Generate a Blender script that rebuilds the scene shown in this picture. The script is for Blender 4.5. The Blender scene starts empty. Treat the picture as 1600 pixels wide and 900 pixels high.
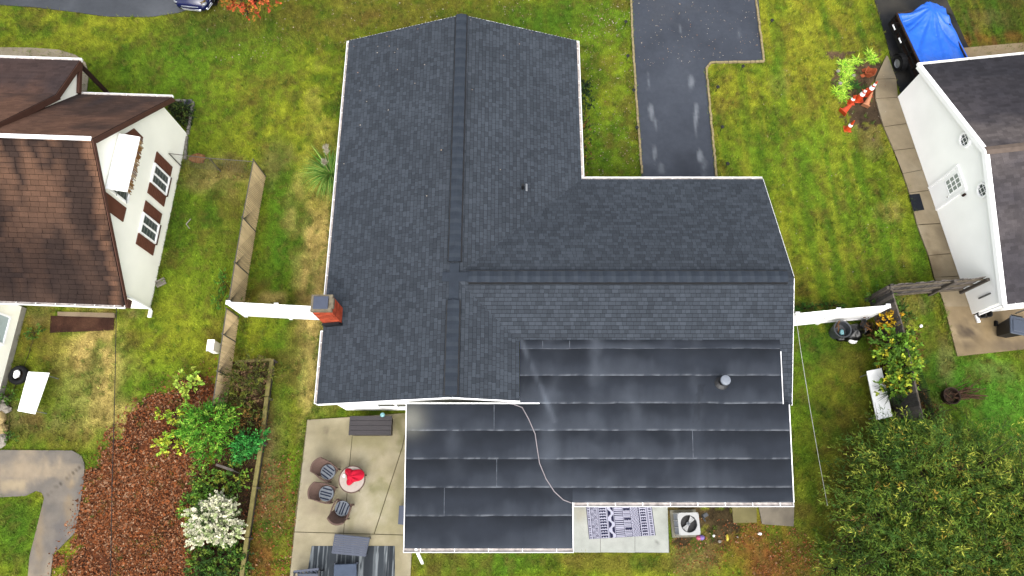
import bpy, bmesh, math, random
import numpy as np
from mathutils import Vector, Matrix
random.seed(7); RNG = np.random.default_rng(7)
SC = bpy.context.scene; COL = SC.collection

# ------------------------------------------------------------------ camera
CAM_H, TILT, FPX = 27.0, math.radians(18.1), 1056.0
cd = bpy.data.cameras.new('camera'); cam = bpy.data.objects.new('camera', cd); COL.objects.link(cam)
cam.location = (0, 0, CAM_H); cam.rotation_euler = (TILT, 0, 0)
cd.sensor_width = 36.0; cd.lens = 36.0 * FPX / 1600.0; cd.clip_start = 0.1; cd.clip_end = 3000
SC.camera = cam
# ------------------------------------------------------------------ daylight (overcast)
SUN_EL, SUN_AZ = math.radians(54), math.radians(176)
w = bpy.data.worlds.new('World'); SC.world = w; w.use_nodes = True
nt = w.node_tree; nt.nodes.clear()
sky = nt.nodes.new('ShaderNodeTexSky'); sky.sky_type = 'NISHITA'; sky.sun_disc = False
sky.sun_elevation = SUN_EL; sky.sun_rotation = SUN_AZ; sky.dust_density = 4.0; sky.air_density = 1.0; sky.ozone_density = 1.0
hs = nt.nodes.new('ShaderNodeHueSaturation'); hs.inputs['Saturation'].default_value = 0.30
bg = nt.nodes.new('ShaderNodeBackground'); bg.inputs['Strength'].default_value = 0.12
wo = nt.nodes.new('ShaderNodeOutputWorld')
nt.links.new(sky.outputs[0], hs.inputs['Color']); nt.links.new(hs.outputs[0], bg.inputs[0]); nt.links.new(bg.outputs[0], wo.inputs[0])
sl = bpy.data.lights.new('sun', 'SUN'); sl.energy = 0.8; sl.angle = math.radians(80); sl.color = (1.0, 0.96, 0.9)
so = bpy.data.objects.new('sun', sl); COL.objects.link(so)
_d = Vector((math.sin(SUN_AZ) * math.cos(SUN_EL), math.cos(SUN_AZ) * math.cos(SUN_EL), math.sin(SUN_EL)))
so.rotation_euler = _d.to_track_quat('Z', 'Y').to_euler(); so.location = (0, 0, 60)
SC.view_settings.view_transform = 'Standard'; SC.view_settings.look = 'None'
SC.view_settings.exposure = 1.82; SC.view_settings.gamma = 1.0

# ------------------------------------------------------------------ survey helpers
_F = np.array([0, math.sin(TILT), -math.cos(TILT)]); _U = np.array([0, math.cos(TILT), math.sin(TILT)])
def at(px, py, z=0.0):
    """ground position at height z measured off the aerial photo"""
    d = FPX * _F + np.array([px - 800.0, 0, 0]) + (450.0 - py) * _U
    k = (z - CAM_H) / d[2]
    return Vector((k * d[0], k * d[1], z))
def to_px(xy):
    v = np.stack([xy[:, 0], xy[:, 1], np.full(len(xy), -CAM_H)], 1); zc = v @ _F
    return 800 + FPX * v[:, 0] / zc, 450 - FPX * (v @ _U) / zc
def _l(c):
    c = c / 255.0
    return c / 12.92 if c <= 0.04045 else ((c + 0.055) / 1.055) ** 2.4
def S(r, g, b, k=0.40): return (_l(r) * k, _l(g) * k, _l(b) * k)
_T = RNG.random((256, 256))
def vnoise(x, y):
    xi = np.floor(x).astype(int); yi = np.floor(y).astype(int); fx = x - xi; fy = y - yi
    fx = fx * fx * (3 - 2 * fx); fy = fy * fy * (3 - 2 * fy)
    g = lambda a, b: _T[a % 256, b % 256]
    return (g(xi, yi) * (1 - fx) + g(xi + 1, yi) * fx) * (1 - fy) + (g(xi, yi + 1) * (1 - fx) + g(xi + 1, yi + 1) * fx) * fy
def fbm(x, y, o=4):
    s = 0; a = 0.5; t = 0
    for i in range(o):
        s = s + a * vnoise(x * 2 ** i + 17 * i, y * 2 ** i + 31 * i); t += a; a *= 0.55
    return s / t
def inpoly(x, y, P):
    r = np.zeros(len(x), bool); n = len(P)
    for i in range(n):
        x0, y0 = P[i][0], P[i][1]; x1, y1 = P[(i + 1) % n][0], P[(i + 1) % n][1]
        c = ((y0 > y) != (y1 > y))
        with np.errstate(divide='ignore', invalid='ignore'):
            r ^= c & (x < (x1 - x0) * (y - y0) / (y1 - y0 + 1e-12) + x0)
    return r

# ------------------------------------------------------------------ materials
MATS = {}
def mat(name, rgb=(.5, .5, .5), rough=.8, var=.12, scale=6., bump=0., bscale=60., island=0., metal=0., attr=False, ramp=None, spec=.4, fine=0., fscale=90., alpha=1.):
    if name in MATS: return MATS[name]
    m = bpy.data.materials.new(name); m.use_nodes = True; t = m.node_tree; N = t.nodes; L = t.links
    b = N['Principled BSDF']; b.inputs['Roughness'].default_value = rough; b.inputs['Metallic'].default_value = metal
    b.inputs['Specular IOR Level'].default_value = spec if rough < .7 else min(spec, .12); b.inputs['Alpha'].default_value = alpha
    g = N.new('ShaderNodeNewGeometry')
    if attr:
        a = N.new('ShaderNodeAttribute'); a.attribute_name = 'Col'; col = a.outputs['Color']
    elif ramp:
        r = N.new('ShaderNodeValToRGB'); e = r.color_ramp.elements
        e[0].position = 0; e[0].color = (*ramp[0], 1); e[1].position = 1; e[1].color = (*ramp[-1], 1)
        for i, c in enumerate(ramp[1:-1]):
            q = e.new((i + 1) / (len(ramp) - 1)); q.color = (*c, 1)
        L.new(g.outputs['Random Per Island'], r.inputs[0]); col = r.outputs[0]
    else:
        r = N.new('ShaderNodeRGB'); r.outputs[0].default_value = (*rgb, 1); col = r.outputs[0]
    def mul(col, fac, amt):
        mr = N.new('ShaderNodeMapRange'); mr.inputs['To Min'].default_value = 1 - amt; mr.inputs['To Max'].default_value = 1 + amt
        L.new(fac, mr.inputs['Value'])
        mx = N.new('ShaderNodeVectorMath'); mx.operation = 'SCALE'
        L.new(col, mx.inputs[0]); L.new(mr.outputs[0], mx.inputs['Scale']); return mx.outputs[0]
    def noise(sc, det=4):
        n = N.new('ShaderNodeTexNoise'); n.inputs['Scale'].default_value = sc; n.inputs['Detail'].default_value = det
        L.new(g.outputs['Position'], n.inputs['Vector']); 
        mr = N.new('ShaderNodeMapRange'); mr.inputs['From Min'].default_value = .25; mr.inputs['From Max'].default_value = .75
        L.new(n.outputs[0], mr.inputs['Value']); return mr.outputs[0]
    if var: col = mul(col, noise(scale), var)
    if fine: col = mul(col, noise(fscale, 2), fine)
    if island: col = mul(col, g.outputs['Random Per Island'], island)
    L.new(col, b.inputs['Base Color'])
    if bump:
        bp = N.new('ShaderNodeBump'); bp.inputs['Strength'].default_value = bump; bp.inputs['Distance'].default_value = .02
        L.new(noise(bscale, 3), bp.inputs['Height']); L.new(bp.outputs[0], b.inputs['Normal'])
    MATS[name] = m; return m
M = {}
M['shingle'] = mat('slate_shingle', S(76, 83, 92), .9, .10, .5, .3, 120, island=.23, fine=.16, fscale=45, spec=.25)
M['edge_dark'] = mat('shingle_cut_edge', S(30, 32, 38), .95, .1)  # dark asphalt core, painted near black to double as the courses' shadow line
M['cap'] = mat('cap_shingle', S(70, 78, 90), .9, .1, 2, .25, 120, island=.25, spec=.3)
M['deck'] = mat('roof_deck', S(40, 43, 50), .9)
M['black'] = mat('black_plastic', S(22, 23, 26), .5, .1)
M['white'] = mat('white_vinyl', (.84, .84, .83), .45, .04, 1.2)
M['wall_white'] = mat('white_siding', (.86, .86, .83), .6, .05, .8, .05, 30)
M['cream'] = mat('cream_siding', (.86, .85, .75), .6, .06, .8, .05, 30)
M['gutter'] = mat('white_gutter', (.72, .71, .70), .5, .15, 4)
M['gutter_in'] = mat('gutter_dirt', S(214, 204, 198, .6), .9, .45, 7)
M['membrane'] = mat('roll_roofing', attr=True, rough=.85, var=.1, scale=1.5, bump=.2, bscale=90, fine=.1, spec=.12)
M['brick'] = mat('brick', S(206, 92, 62), .9, .15, 9, .2, 60, island=.3)
M['mortar'] = mat('mortar', S(150, 125, 110), .95, .15, 12)
M['cap_conc'] = mat('mossy_concrete', S(140, 130, 110), .95, .35, 7, .3, 40)
M['glass'] = mat('window_glass', (.055, .065, .068), .08, 0, spec=.6)
M['brown'] = mat('brown_paint', S(112, 78, 66), .75, .12, 3)
M['shut'] = mat('brown_shutter', S(140, 90, 72), .7, .1, 4)
M['dkbrown'] = mat('dark_brown_wood', S(66, 46, 40), .8, .12, 4)
M['lroof_n'] = mat('weathered_brown_shingle', attr=True, rough=.95, var=.12, scale=2.5, island=.16, fine=.15, fscale=30)
M['rroof'] = mat('grey_brown_shingle', attr=True, rough=.9, var=.18, scale=1.3, island=.2, fine=.15, fscale=30)
M['lawn'] = mat('lawn', attr=True, rough=.95, var=.22, scale=3.2, bump=.5, bscale=35, fine=.3, fscale=22, spec=.1)
M['blade'] = mat('grass_blades', attr=True, rough=.8, var=.22, scale=5, island=.5, spec=.15)
M['slab'] = mat('concrete', attr=True, rough=.9, var=.08, scale=4, bump=.12, bscale=70, fine=.08, fscale=60)
M['asphalt'] = mat('asphalt', attr=True, rough=.75, var=.08, scale=5, bump=.25, bscale=110, fine=.12, fscale=70)
M['litter'] = mat('dry_leaves', ramp=[S(90, 52, 30), S(148, 82, 42), S(174, 100, 56), S(178, 118, 80), S(102, 64, 42), S(114, 70, 42), S(216, 172, 136)], rough=.9, var=0)
M['white_leaf'] = mat('pale_leaves', ramp=[S(190, 170, 140), S(225, 215, 200), S(150, 100, 70), S(210, 190, 160)], rough=.9, var=0)
M['greywood'] = mat('weathered_wood', S(112, 104, 96), .9, .25, 5, .3, 50, island=.2)
M['railwood'] = mat('rail_wood', S(128, 118, 102), .9, .22, 6, .3, 50)
M['boardwood'] = mat('dark_weathered_board', S(84, 80, 78), .9, .25, 6, .3, 50, island=.2)
M['edgewood'] = mat('mossy_timber', S(150, 140, 88), .9, .25, 5, .3, 40)
M['slat'] = mat('tan_privacy_slat', S(236, 208, 160, .62), .7, .1, 2, island=.12)
M['steel'] = mat('galvanised_steel', S(120, 115, 105), .5, .15, 9, metal=.3)
M['wicker'] = mat('brown_wicker', S(128, 104, 94), .8, .25, 60, .6, 90)
M['cushion'] = mat('grey_cushion', S(138, 144, 152), .9, .15, 12)
M['navy'] = mat('navy_stripe', S(38, 46, 66), .9)
M['dkbox'] = mat('dark_resin', S(56, 50, 54), .5, .12, 5, bump=.1)
M['slatgrey'] = mat('grey_metal', S(84, 92, 112), .45, .08, 4)
M['tabletop'] = mat('stone_tabletop', S(205, 190, 178), .5, .1, 9, fine=.1)
M['red'] = mat('red_cloth', S(226, 30, 62), .8, .08, 8)
M['tarp'] = mat('blue_tarp', S(26, 108, 226, .5), .42, .07, 2, .06, 20)
M['rust'] = mat('rusty_steel', S(78, 62, 54), .7, .3, 8, metal=.2)
M['rubber'] = mat('rubber', S(34, 34, 36), .7, .1)
M['rim'] = mat('steel_rim', S(176, 180, 184), .4, .05, metal=.4)
M['orange'] = mat('orange_cone', S(238, 82, 34), .5, .06, 6)
M['orange_f'] = mat('faded_cone', S(236, 158, 112), .6, .06, 6)
M['reflect'] = mat('white_collar', (.78, .78, .8), .4, .04)
M['terra'] = mat('terracotta', S(196, 104, 66), .85, .2, 9)
M['carpaint'] = mat('blue_car_paint', S(10, 22, 84), .2, 0, spec=.6)
M['chrome'] = mat('chrome', (.8, .8, .82), .2, 0, metal=.9)
M['acgrey'] = mat('light_grey_metal', S(205, 206, 206), .45, .05, 4)
M['acside'] = mat('louvre_grey', S(150, 156, 164), .5, .05, 4)
M['stone'] = mat('stone', S(176, 168, 156), .9, .25, 8, .4, 25)
M['brownstone'] = mat('brown_stone', S(150, 108, 70), .9, .2, 6, .4, 25)
M['dirt'] = mat('dirt', attr=True, rough=.95, var=.2, scale=5, bump=.6, bscale=30, fine=.3, fscale=25)
M['bark'] = mat('bark', S(74, 60, 48), .95, .3, 8, .5, 25)
M['bin'] = mat('grey_bin', S(74, 78, 84), .5, .08)
M['binlid'] = mat('blue_grey_lid', S(84, 94, 112), .45, .08)
M['bag'] = mat('black_bag', S(16, 16, 18), .3, .1)
M['cord'] = mat('pale_cord', S(200, 190, 180), .6, 0)
M['dkcord'] = mat('dark_cable', S(40, 38, 36), .6, 0)
M['net'] = mat('green_net', S(34, 74, 52), .8, .1)
M['print'] = mat('printed_rug', attr=True, rough=.95, var=.05, scale=12, fine=.06)
M['yellow'] = mat('yellow_plastic', S(225, 205, 60), .5, 0)
M['pink'] = mat('pink_plastic', S(214, 96, 130), .5, 0)
M['violet'] = mat('violet_plastic', S(150, 120, 200), .5, 0)
M['aqua'] = mat('aqua_plastic', S(150, 214, 222), .4, 0)
M['board_brown'] = mat('brown_board', S(84, 56, 42), .85, .2, 6, .2)

# ------------------------------------------------------------------ object helpers
ORG = {}
def tag(o, label=None, cat=None, group=None, kind=None):
    if label: o['label'] = label
    if cat: o['category'] = cat
    if group: o['group'] = group
    if kind: o['kind'] = kind
    return o
def thing(name, label, cat, loc=(0, 0, 0), group=None, rz=0):
    o = bpy.data.objects.new(name, None); COL.objects.link(o); o.empty_display_size = .2
    o.location = loc; o.rotation_euler = (0, 0, rz); ORG[o.name] = Vector(loc)
    return tag(o, label, cat, group)
def org(p): return ORG.get(p.name, Vector((0, 0, 0))) if p else Vector((0, 0, 0))
def link(name, me, parent=None):
    o = bpy.data.objects.new(name, me); COL.objects.link(o)
    if parent: o.parent = parent; ORG[o.name] = org(parent)
    return o
def put(name, me, parent, loc, rot=(0, 0, 0), scale=None):
    o = bpy.data.objects.new(name, me); COL.objects.link(o)
    o.location = Vector(loc) - org(parent); o.rotation_euler = rot
    if scale: o.scale = scale
    if parent: o.parent = parent; ORG[o.name] = org(parent)
    return o
def dup(root, loc, rz=0, label=None, group=None):
    def cp(o, p):
        c = o.copy(); COL.objects.link(c)
        if p: c.parent = p
        for ch in [x for x in bpy.data.objects if x.parent == o]: cp(ch, c)
        return c
    r = cp(root, None); r.location = loc; r.rotation_euler = (0, 0, rz)
    if label: r['label'] = label
    if group: r['group'] = group
    return r
class MB:
    def __init__(s): s.v = []; s.f = []; s.m = []; s.c = []
    def add(s, vs, fs, mi=0):
        b = len(s.v); s.v += [tuple(v) for v in vs]
        for f in fs: s.f.append(tuple(i + b for i in f)); s.m.append(mi)
        return s
    def box(s, c, d, rz=0, mi=0, R=None):
        hx, hy, hz = d[0] / 2, d[1] / 2, d[2] / 2
        R = R or Matrix.Rotation(rz, 3, 'Z'); c = Vector(c)
        vs = [c + R @ Vector((x * hx, y * hy, z * hz)) for z in (-1, 1) for x, y in ((-1, -1), (1, -1), (1, 1), (-1, 1))]
        return s.add(vs, [(3, 2, 1, 0), (4, 5, 6, 7), (0, 1, 5, 4), (1, 2, 6, 5), (2, 3, 7, 6), (3, 0, 4, 7)], mi)
    def beam(s, a, b, w, h, mi=0):
        a, b = Vector(a), Vector(b); d = b - a; L = d.length; d.normalize()
        up = Vector((0, 0, 1)) if abs(d.z) < .95 else Vector((0, 1, 0))
        y = up.cross(d).normalized(); z = d.cross(y); R = Matrix((d, y, z)).transposed()
        return s.box((a + b) / 2, (L, w, h), mi=mi, R=R)
    def prism(s, top, dn, mi=0):
        """closed solid from a polygon (3D, CCW from above) pushed along vector dn"""
        n = len(top); top = [Vector(p) for p in top]; dn = Vector(dn)
        vs = top + [p + dn for p in top]
        fs = [tuple(range(n)), tuple(range(2 * n - 1, n - 1, -1))] + [(i, i + n, (i + 1) % n + n, (i + 1) % n) for i in range(n)]
        return s.add(vs, fs, mi)
    def tube(s, pts, r, n=6, mi=0, r1=None):
        pts = [Vector(p) for p in pts]; k = len(pts); vs = []; fs = []
        for i, p in enumerate(pts):
            d = (pts[min(i + 1, k - 1)] - pts[max(i - 1, 0)]).normalized()
            a = d.cross(Vector((0, 0, 1)) if abs(d.z) < .9 else Vector((1, 0, 0))).normalized(); b = d.cross(a)
            rr = r + (r1 - r) * i / (k - 1) if r1 is not None else r
            vs += [p + (a * math.cos(t) + b * math.sin(t)) * rr for t in [2 * math.pi * j / n for j in range(n)]]
        for i in range(k - 1):
            for j in range(n): fs.append((i * n + j, i * n + (j + 1) % n, (i + 1) * n + (j + 1) % n, (i + 1) * n + j))
        fs += [tuple(range(n - 1, -1, -1)), tuple(range((k - 1) * n, k * n))]
        return s.add(vs, fs, mi)
    def lathe(s, c, prof, n=20, mi=0, R=None, cap0=True, cap1=True):
        c = Vector(c); R = R or Matrix.Identity(3); vs = []; fs = []; k = len(prof)
        for r, z in prof: vs += [c + R @ Vector((r * math.cos(2 * math.pi * j / n), r * math.sin(2 * math.pi * j / n), z)) for j in range(n)]
        for i in range(k - 1):
            for j in range(n): fs.append((i * n + j, i * n + (j + 1) % n, (i + 1) * n + (j + 1) % n, (i + 1) * n + j))
        if cap0: fs.append(tuple(range(n - 1, -1, -1)))
        if cap1: fs.append(tuple(range((k - 1) * n, k * n)))
        return s.add(vs, fs, mi)
    def blob(s, c, d, seed=0, amp=.2, n=10, mi=0, R=None):
        c = Vector(c); vs = []; fs = []; m = 6; rs = random.Random(seed); R = R or Matrix.Identity(3)
        ph = [rs.random() * 6 for _ in range(6)]
        for i in range(m + 1):
            t = math.pi * i / m
            for j in range(n):
                p = 2 * math.pi * j / n
                k = 1 + amp * (math.sin(2 * p + ph[0] + 3 * t) * .5 + math.sin(3 * p + ph[1]) * math.sin(4 * t + ph[2]) * .5 + math.sin(5 * p + ph[3] + t) * .3)
                vs.append(c + R @ Vector((math.sin(t) * math.cos(p) * d[0] * k, math.sin(t) * math.sin(p) * d[1] * k, math.cos(t) * d[2] * k)))
        for i in range(m):
            for j in range(n): fs.append((i * n + j, (i + 1) * n + j, (i + 1) * n + (j + 1) % n, i * n + (j + 1) % n))
        return s.add(vs, fs, mi)
    def mesh(s, name, m, o=Vector((0, 0, 0)), smooth=False):
        me = bpy.data.meshes.new(name)
        me.from_pydata([(v[0] - o[0], v[1] - o[1], v[2] - o[2]) for v in s.v], [], s.f)
        for q in (m if isinstance(m, (list, tuple)) else [m]): me.materials.append(q)
        if any(s.m): me.polygons.foreach_set('material_index', s.m)
        if smooth: me.polygons.foreach_set('use_smooth', [True] * len(s.f))
        me.update(); return me
    def build(s, name, m, parent=None, smooth=False, bevel=0):
        me = s.mesh(name, m, org(parent), smooth)
        if bevel:
            bm = bmesh.new(); bm.from_mesh(me)
            bmesh.ops.bevel(bm, geom=bm.edges[:] , offset=bevel, segments=1, affect='EDGES', profile=.5); bm.to_mesh(me); bm.free()
        return link(name, me, parent)
def npmesh(name, V, Fq, m, parent=None, col=None):
    """fast mesh: V (n,3), Fq (k,3|4)"""
    me = bpy.data.meshes.new(name); k = Fq.shape[1]
    V = V - np.array(org(parent))
    me.vertices.add(len(V)); me.vertices.foreach_set('co', V.astype(np.float32).ravel())
    me.loops.add(Fq.size); me.loops.foreach_set('vertex_index', Fq.astype(np.int32).ravel())
    me.polygons.add(len(Fq)); me.polygons.foreach_set('loop_start', np.arange(0, Fq.size, k, dtype=np.int32))
    me.update(calc_edges=True)
    if col is not None:
        a = me.color_attributes.new('Col', 'FLOAT_COLOR', 'POINT')
        a.data.foreach_set('color', np.concatenate([col, np.ones((len(col), 1))], 1).astype(np.float32).ravel())
    me.materials.append(m); return link(name, me, parent)
def paint(o, fn):
    me = o.data; n = len(me.vertices); co = np.empty(n * 3, np.float32); me.vertices.foreach_get('co', co); co = co.reshape(-1, 3).astype(float)
    c = fn(co + np.array(org(o)))
    a = me.color_attributes.new('Col', 'FLOAT_COLOR', 'POINT')
    a.data.foreach_set('color', np.concatenate([c, np.ones((n, 1))], 1).astype(np.float32).ravel())
def sheet(name, poly, z, m, fn, res=.15, parent=None, thick=None):
    """flat slab with a fine grid (carries a painted-in stain colour) and side faces"""
    bm = bmesh.new(); P = [Vector((p[0], p[1], z)) for p in poly]
    f = bm.faces.new([bm.verts.new(p) for p in P])
    if f.normal.z < 0 or f.calc_area() >= 0: f.normal_update()
    if f.normal.z < 0: f.normal_flip()
    for ax in (0, 1):
        lo = min(p[ax] for p in P); hi = max(p[ax] for p in P); t = lo + res
        while t < hi - 1e-3:
            no = [0, 0, 0]; no[ax] = 1; c = [0, 0, z]; c[ax] = t
            bmesh.ops.bisect_plane(bm, geom=bm.verts[:] + bm.edges[:] + bm.faces[:], plane_co=c, plane_no=no); t += res
    th = z if thick is None else thick
    be = [e for e in bm.edges if e.is_boundary]
    r = bmesh.ops.extrude_edge_only(bm, edges=be)
    for g in r['geom']:
        if isinstance(g, bmesh.types.BMVert): g.co.z -= th + .01
    o_ = org(parent)
    for v in bm.verts: v.co -= o_
    me = bpy.data.meshes.new(name); bm.to_mesh(me); bm.free(); me.materials.append(m)
    o = link(name, me, parent); paint(o, fn); return o
def px(*pts, z=0.0): return [at(p[0], p[1], z) for p in pts]
def mixc(a, b, t): return a * (1 - t[:, None]) + b * t[:, None]
def ground_fn(base, dark, light, stains=(), sc=.8, amt=1.):
    base, dark, light = map(np.array, (base, dark, light))
    def fn(co):
        x, y = co[:, 0], co[:, 1]; n = fbm(x * sc, y * sc); n2 = fbm(x * sc * 4 + 50, y * sc * 4)
        c = np.repeat(base[None], len(co), 0)
        c = mixc(c, dark, np.clip((n - .52) * 4, 0, 1) * amt * .8); c = mixc(c, light, np.clip((.46 - n) * 4, 0, 1) * amt * .8)
        c = c * (1 + (n2 - .5)[:, None] * .22)
        if stains:
            X, Y = to_px(co)
            for sx, sy, rx, ry, colr, k in stains:
                d = np.hypot((X - sx) / rx, (Y - sy) / ry) + (n2 - .5) * 2.4
                c = mixc(c, np.array(colr), np.clip(1.15 - d, 0, 1) * k)
        return c
    return fn

# ------------------------------------------------------------------ ground
# (px, py, rx, ry, colour, weight): where the lawn is lush, yellowed, bare, littered or simply darker
Y1, G1, G2, DG, ST, DI, RB, OL, GG = [np.array(S(*c)) for c in ((168, 172, 48), (118, 152, 36), (84, 132, 32), (54, 92, 24), (214, 188, 112), (146, 120, 86), (146, 88, 50), (128, 120, 48), (98, 158, 48))]
PATCH = [
 (120, 50, 200, 40, Y1, .55), (230, 110, 120, 50, G2, .55), (300, 180, 60, 90, G2, .4), (300, 60, 90, 40, G2, .5), (420, 30, 120, 40, DG, .45), (900, 40, 110, 40, G2, .6), (960, 200, 40, 100, G2, .35), (1290, 300, 60, 120, G2, .5), (1330, 440, 90, 40, G2, .5), (1270, 180, 40, 50, G1, .4), (240, 480, 60, 60, G2, .4), (1420, 420, 30, 60, G2, .5), (330, 130, 150, 70, G1, .6), (360, 30, 110, 40, OL, .8), (330, 45, 60, 30, DG, .5), (450, 140, 90, 110, Y1, .55), (500, 40, 70, 40, OL, .6), (420, 90, 60, 60, G2, .5),
 (640, 20, 200, 40, OL, .7), (820, 30, 90, 30, G2, .6), (930, 40, 70, 60, G1, .8), (900, 20, 60, 30, DG, .4), (950, 170, 50, 120, G1, .8), (945, 120, 30, 60, Y1, .5), (935, 240, 40, 40, G2, .4),
 (495, 400, 34, 220, ST, 1.), (505, 470, 30, 90, ST, .7), (380, 470, 10, 10, ST, .4), (500, 560, 40, 100, ST, .75), (490, 250, 40, 90, Y1, .7), (440, 340, 36, 110, G2, .75), (432, 250, 30, 40, DI, .5), (428, 465, 24, 14, ST, .8), (460, 330, 16, 60, ST, .45),
 (320, 330, 70, 90, G2, .6), (290, 420, 30, 100, G1, .7), (355, 310, 30, 80, OL, .7), (330, 270, 60, 26, DI, .5), (345, 290, 40, 20, ST, .35), (300, 480, 50, 60, Y1, .4), (330, 450, 30, 60, G1, .6), (270, 350, 26, 60, DG, .4),
 (150, 570, 60, 100, ST, .95), (170, 650, 60, 60, ST, .6), (70, 530, 40, 40, OL, .7), (110, 620, 40, 50, G2, .5), (240, 590, 60, 60, G1, .7), (250, 520, 60, 50, Y1, .5), (60, 660, 50, 30, DI, .6), (90, 690, 80, 20, OL, .6), (150, 750, 26, 60, G2, .4), (60, 490, 30, 20, DI, .6), (25, 830, 50, 70, G2, .8), (20, 800, 40, 30, DG, .4),
 (210, 490, 24, 10, DI, .6), (10, 640, 25, 25, DI, .5),
 (430, 620, 30, 80, OL, .7), (420, 740, 26, 120, DI, .75), (440, 640, 16, 60, G1, .5), (410, 870, 30, 60, RB, .85), (440, 800, 20, 100, OL, .6), (452, 560, 30, 60, G2, .5),
 (1150, 180, 50, 140, Y1, .7), (1200, 80, 40, 80, Y1, .8), (1260, 60, 60, 120, Y1, .7), (1300, 20, 50, 60, Y1, .6), (1230, 230, 50, 100, Y1, .5), (1180, 240, 60, 60, G1, .7), (1270, 250, 50, 60, G1, .6), (1310, 280, 60, 80, G1, .7), (1380, 380, 50, 90, G1, .8), (1390, 330, 24, 20, ST, .5), (1290, 420, 80, 60, Y1, .4), (1340, 440, 60, 40, G2, .4), (1360, 200, 26, 40, DI, .6), (1330, 60, 40, 40, OL, .4), (1220, 130, 16, 20, ST, .4), (1260, 480, 60, 12, DI, .6), (1215, 190, 14, 130, G1, .6), (1165, 60, 10, 60, G1, .5),
 (1270, 550, 40, 70, G2, .8), (1330, 570, 40, 50, OL, .8), (1310, 660, 50, 60, OL, .9), (1260, 650, 30, 100, G1, .7), (1350, 520, 50, 20, DG, .6), (1350, 680, 40, 50, OL, .7), (1300, 620, 40, 60, Y1, .3), (1290, 530, 50, 40, DG, .5),
 (1440, 520, 50, 60, G2, .7), (1470, 530, 26, 50, OL, .6), (1430, 475, 30, 16, DI, .5), (1540, 610, 90, 70, GG, .9), (1500, 580, 50, 40, GG, .6), (1560, 580, 40, 16, DI, .3), (1560, 680, 60, 50, GG, .7), (1450, 620, 24, 60, DG, .7), (1400, 560, 26, 90, DI, .8), (1440, 650, 40, 30, DI, .5), (1480, 560, 14, 40, DI, .5),
 (1550, 20, 70, 60, np.array(S(70, 84, 26)), .9), (1520, 65, 50, 14, RB, .7), (1580, 60, 40, 10, RB, .5), (1540, 30, 30, 16, DI, .35),
 (750, 880, 120, 24, G2, .8), (700, 875, 60, 26, OL, .7), (980, 880, 140, 16, OL, .8), (1120, 830, 80, 40, OL, .7), (1140, 850, 60, 40, RB, .6), (1210, 860, 50, 50, RB, .8), (1090, 860, 40, 40, DI, .6), (1060, 800, 26, 40, DI, .8), (1250, 800, 20, 60, G1, .7), (1230, 890, 60, 30, RB, .6), (1300, 850, 60, 60, OL, .7), (1330, 780, 120, 100, OL, .5), (1480, 800, 160, 120, np.array(S(60, 64, 26)), .8),  # last entry: darker ground colour below the thicket
]
BEDP = [(268, 600), (300, 588), (338, 585), (352, 640), (340, 720), (318, 800), (308, 960), (60, 960), (108, 850), (140, 770), (165, 700), (200, 650)]
SOILS = [(px(*BEDP), np.array(S(120, 70, 44)), np.array(S(84, 54, 38))),
 (px((1304, 92), (1384, 86), (1370, 122), (1374, 150), (1388, 198), (1350, 204), (1330, 196), (1308, 165)), np.array(S(120, 98, 72)), np.array(S(84, 70, 54))),
 (px((1366, 500), (1392, 488), (1412, 520), (1450, 660), (1398, 664)), np.array(S(88, 74, 48)), np.array(S(60, 52, 36))),
 (px((1046, 792), (1140, 792), (1148, 826), (1060, 842)), np.array(S(104, 88, 58)), np.array(S(76, 64, 42)))]
def soilmask(x, y, i):
    return inpoly(x + (fbm(x * 1.7 + 5, y * 1.7) - .5) * 2.2 + (vnoise(x * 9, y * 9) - .5) * .5, y + (fbm(x * 1.7 + 99, y * 1.7 + 44) - .5) * 2.2 + (vnoise(x * 9 + 70, y * 9) - .5) * .5, SOILS[i][0])
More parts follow.
